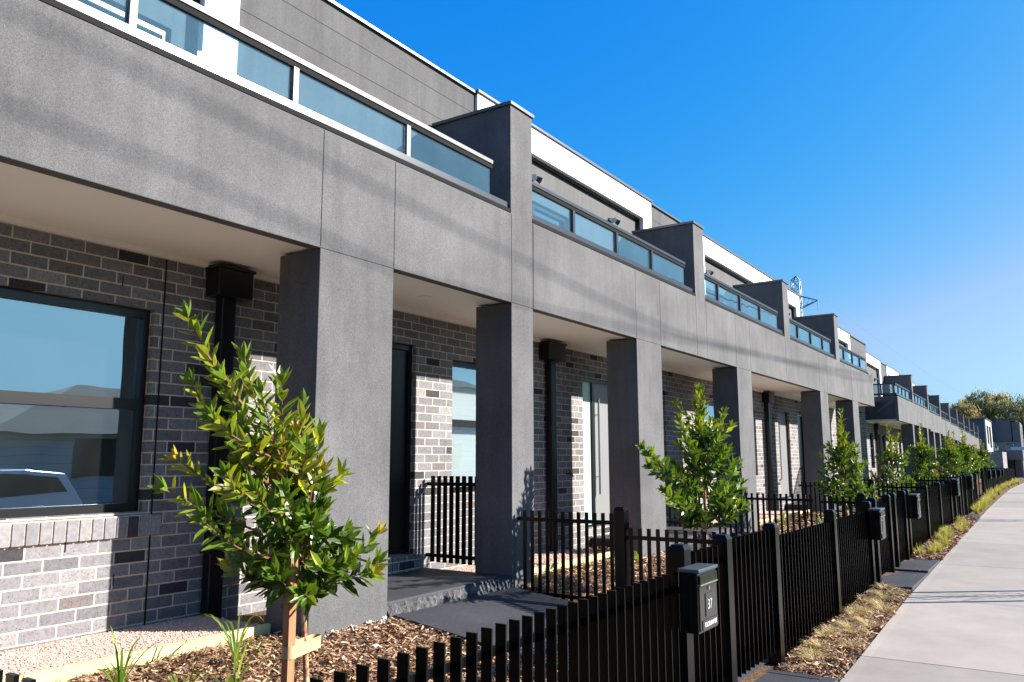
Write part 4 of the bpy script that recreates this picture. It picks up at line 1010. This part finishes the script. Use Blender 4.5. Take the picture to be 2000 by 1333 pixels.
def wires(name,label,spans,rad_,cat='cable',group=None,par=None):
    t=empty(name,spans[0][0],label,cat,group); Mi=Matrix.Translation([-v for v in spans[0][0]])
    for (a,b,sag) in spans:
        a=Vector(a); b=Vector(b); m=MB(); n=24
        m.tube([a.lerp(b,i/n)-Vector((0,0,sag*4*(i/n)*(1-i/n))) for i in range(n+1)],rad_,5); o=m.build('conductor',M['wire'],t); o.matrix_parent_inverse=Mi
e1=site(1868,792,420); e2=site(1848,768,420); e3=site(1920,790,420)
wires('transmission_line','thin high voltage lines running down from the lattice tower to the right',[(tuple(insu),tuple(e1),2),(tuple(topp),tuple(e3),3)],.018,'power line')
l1=Vector((insu.x,insu.y,insu.z)); wires('transmission_line','thin line reaching the tower from behind the roofs',[(tuple(insu),(60,95,50),5)],.018,'power line')
# ------------------------------------------------------------------ street side: power cables, street trees, houses opposite (reflected in the glass)
def sunback(x,y,z,Y):  # point on the sun ray through (x,y,z) at plane Y
    t_=(y-Y)/SUN.y*-1; return Vector((x,y,z))+SUN*((y-Y)/(-SUN.y))
SUN=Vector((.561*math.cos(rad(26)),-.828*math.cos(rad(26)),math.sin(rad(26)))).normalized()
a=sunback(1.8,YF,2.36,-6.2); b=sunback(10.3,YF,1.78,-6.2); sl=(b.z-a.z)/(b.x-a.x)
def pole(x,label):
    t=empty('power_pole',(x,-6.2-.0+3.4,SZ(x)),label,'pole','timber power poles'); return t
p0=(-22,-6.2,a.z+ (a.x+22)*.09*-1+1.8); 
pts=[(-20,a.z+.9),(a.x,a.z),(b.x,b.z),(30,b.z+.35),(60,b.z+2)]
def cable(label,pts,Y,r_):
    t=empty('overhead_cable',(pts[0][0],Y,pts[0][1]),label,'cable','overhead cables along the street'); m=MB()
    x=pts[0][0]; P=[]
    while x<=pts[-1][0]:
        # smooth quadratic through samples
        P.append((x-pts[0][0],0,interp(x,[q[0] for q in pts],[q[1] for q in pts])-pts[0][1])); x+=2
    m.tube(P,r_,6); m.build('conductor',M['wire'],t)
cable('thick overhead cable across the street casting the upper soft shadow band',pts,-6.2,.015)
a2=sunback(1.8,YF,1.82,-6.0); b2_=sunback(3.3,YF,1.76,-6.0); 
cable('thick overhead cable across the street casting the lower soft shadow band',[(-20,a2.z+1.2),(a2.x,a2.z),(b2_.x,b2_.z),(12,b2_.z-.25),(18,b2_.z-.05),(60,b2_.z+2)],-6.0,.014)
for x in (-20,60):
    t=empty('power_pole',(x,-6.1,SZ(x)-.1),'timber power pole %s the street side of the scene'%('behind the camera on' if x<0 else 'far ahead on'),'pole'); m=MB(); m.tube([(0,0,0),(0,0,10.5)],[.15,.1],10); m.box(-.05,.05,-.9,.9,9.2,9.32); m.build('pole',M['gumbark'],t)
def street_tree(label,x,y,H=2.6):
    r=random.Random(int(x)); z=SZ(x); t=empty('street_tree',(x,y,z),label,'tree','staked street trees on the verge'); m=MB(); m.tube([(0,0,-.05),(.02,0,H*.5),(0,.02,H)],[.018,.014,.005],6)
    lv=MB()
    for i in range(44):
        a=i*2.4; u=.35+.65*i/44; p=Vector((0,0,H*u)); q=p+Vector((math.cos(a)*.32*(1.2-u),math.sin(a)*.32*(1.2-u),.25)); m.tube([p,q],[.006,.002],4)
        for k in range(5): leaf(lv,p.lerp(q,.3+.17*k),Vector((r.uniform(-1,1),r.uniform(-1,1),.3)),Vector((0,0,1)),.06,.02,(.08,.12,.03))
    m.build('trunk',M['bark'],t); lv.build('foliage',M['leaf'],t)
ol=['nearest','second','third','fourth']
for i,x in enumerate((11.95,23.2,33.5,44)):
    street_tree('%s thin street tree between two stakes, casting its shadow over the footpath'%ol[i],x,-1.3)
    for s,w in ((-.35,'left'),(.35,'right')): stake('%s stake of the %s street tree on the verge'%(w,ol[i]),x+s,-1.3,SZ(x)-.05,SZ(x)+1.9,.05,grp='stakes of the street trees')
def opp_house(label,x0,x1,yf,depth,ze,zr,mat='cream'):
    t=empty('house',(x0,yf,SZ(x0)),label,'house','hipped roof houses across the street'); Mi=Matrix.Translation((-x0,-yf,-SZ(x0)))
    def ad(m,n,mm,par=t): o=m.build(n,M[mm],par); 
    z0=SZ(x0)
    m=MB(); m.box(0,x1-x0,-depth,0,0,ze-z0); m.build('wall',M[mat],t)
    m=MB(); e=.5; w=x1-x0; h=zr-z0; zz=ze-z0; i=min(w,depth)/2
    m.v+=[(-e,e,zz),(w+e,e,zz),(w+e,-depth-e,zz),(-e,-depth-e,zz),(i,-i,h),(w-i,-i,h) if w>depth else (w-i,-i,h)]; m.cc(6,None)
    m.f+=[(0,1,5,4),(1,2,5),(2,3,4,5),(3,0,4),(3,2,1,0)]
    m.build('roof',M['roof'],t)
    m=MB()
    for k in range(2): m.box(w*(.2+.45*k),w*(.38+.45*k),0.01,.06,.9,2.3)
    m.build('window',M['carglass'],t)
opp_house('single storey house across the street mirrored in the big window',13,26,-18,11,1.0,3.2)
opp_house('single storey house across the street, further back than its neighbour',-6,9,-19,11,1.0,3.0,'brick')
opp_house('two storey house across the street whose eave shows in the big window glass',27.5,40,-17.5,10,4.2,6.4)
opp_house('single storey house across the street near the far terrace',44,57,-18.5,11,1.0,3.3,'brick')
opp_house('single storey house across the street behind the camera',-24,-9,-18,11,1.0,3.1)
# parked white car, visible as a reflection in the big window
t=empty('parked_car',(7.6,-7.4,SZ(7.6)-.15),'white hatchback parked across the street, mirrored in the big window','car')
m=MB(); prof=[(-2.2,.35),(-2.2,.8),(-2.05,.95),(-1.2,1.02),(-.55,1.50),(.9,1.56),(1.75,1.48),(2.1,1.0),(2.2,.85),(2.2,.35)]
m.prism([(a_,b_) for a_,b_ in prof],'y',-.88,.88); m.build('body',M['carpaint'],t,bevel=.06)
m=MB(); 
for s in (-.886,.886): m.prism([(-1.05,1.03),(-.5,1.42),(.1,1.46),(.1,1.03)],'y',s-.004,s+.004); m.prism([(.18,1.03),(.18,1.46),(.9,1.47),(1.55,1.40),(1.8,1.05)],'y',s-.004,s+.004)
m.build('side_window',M['carglass'],t)
for wx in (-1.35,1.35):
    for s in (-.86,.86):
        m=MB(); m.tube([(wx,s-.1,.32),(wx,s+.1,.32)],.32,20); w_=m.build('wheel',M['tyre'],t); m=MB(); m.tube([(wx,s-.105,.32),(wx,s+.105,.32)],.19,12); m.build('rim',M['steel'],w_)

# ------------------------------------------------------------------ camera, sun, sky
cam=bpy.data.cameras.new('camera'); co=bpy.data.objects.new('camera',cam); col.objects.link(co); sc.camera=co
cam.sensor_width=36; cam.lens=FP/2000*36; cam.clip_end=5000; cam.clip_start=.05
mw=Matrix.Identity(4)
for i in range(3): mw[i][0]=RT[i]; mw[i][1]=UP[i]; mw[i][2]=-FW[i]
co.matrix_world=mw
sun=bpy.data.lights.new('sun','SUN'); so=bpy.data.objects.new('sun',sun); col.objects.link(so); sun.energy=5; sun.angle=rad(.55); sun.color=(1,.94,.875)
so.rotation_euler=(-SUN).to_track_quat('-Z','Y').to_euler()
w=bpy.data.worlds.new('World'); sc.world=w; w.use_nodes=True; nt=w.node_tree; nt.nodes.clear()
sky=nt.nodes.new('ShaderNodeTexSky'); sky.sky_type='NISHITA'; sky.sun_disc=False; sky.sun_elevation=rad(26); sky.sun_rotation=math.atan2(SUN.x,SUN.y); sky.altitude=50; sky.air_density=1.0; sky.dust_density=1.2; sky.ozone_density=3.0
bg=nt.nodes.new('ShaderNodeBackground'); bg.inputs[1].default_value=.072; ow=nt.nodes.new('ShaderNodeOutputWorld')
sp=nt.nodes.new('ShaderNodeSeparateColor'); cb=nt.nodes.new('ShaderNodeCombineColor'); nt.links.new(sky.outputs[0],sp.inputs[0])
for i,(k_,e_) in enumerate(((.085,3.0),(.91,.87),(3.6,.20))):   # deep polarised blue overhead, pale towards the horizon
    a_=nt.nodes.new('ShaderNodeMath'); a_.operation='POWER'; a_.inputs[1].default_value=e_; b_=nt.nodes.new('ShaderNodeMath'); b_.operation='MULTIPLY'; b_.inputs[1].default_value=k_
    nt.links.new(sp.outputs[i],a_.inputs[0]); nt.links.new(a_.outputs[0],b_.inputs[0]); nt.links.new(b_.outputs[0],cb.inputs[i])
    if i==0: red=b_
    if i==1: grn=b_
    if i==2: blu=b_
def cap_(a,b,k,slot):
    mn=nt.nodes.new('ShaderNodeMath'); mn.operation='MINIMUM'; gs=nt.nodes.new('ShaderNodeMath'); gs.operation='MULTIPLY'; gs.inputs[1].default_value=k
    nt.links.new(b.outputs[0],gs.inputs[0]); nt.links.new(gs.outputs[0],mn.inputs[1]); nt.links.new(a.outputs[0],mn.inputs[0]); nt.links.new(mn.outputs[0],cb.inputs[slot]); return mn
g2=cap_(grn,blu,.80,1); cap_(red,g2,.60,0)
nt.links.new(cb.outputs[0],bg.inputs[0]); nt.links.new(bg.outputs[0],ow.inputs[0])
sc.view_settings.view_transform='Standard'; sc.view_settings.look='None'; sc.view_settings.exposure=1.45; sc.view_settings.gamma=1
sc.render.engine='CYCLES'; sc.cycles.max_bounces=8; sc.cycles.transparent_max_bounces=16
sc.render.resolution_x=1024; sc.render.resolution_y=682
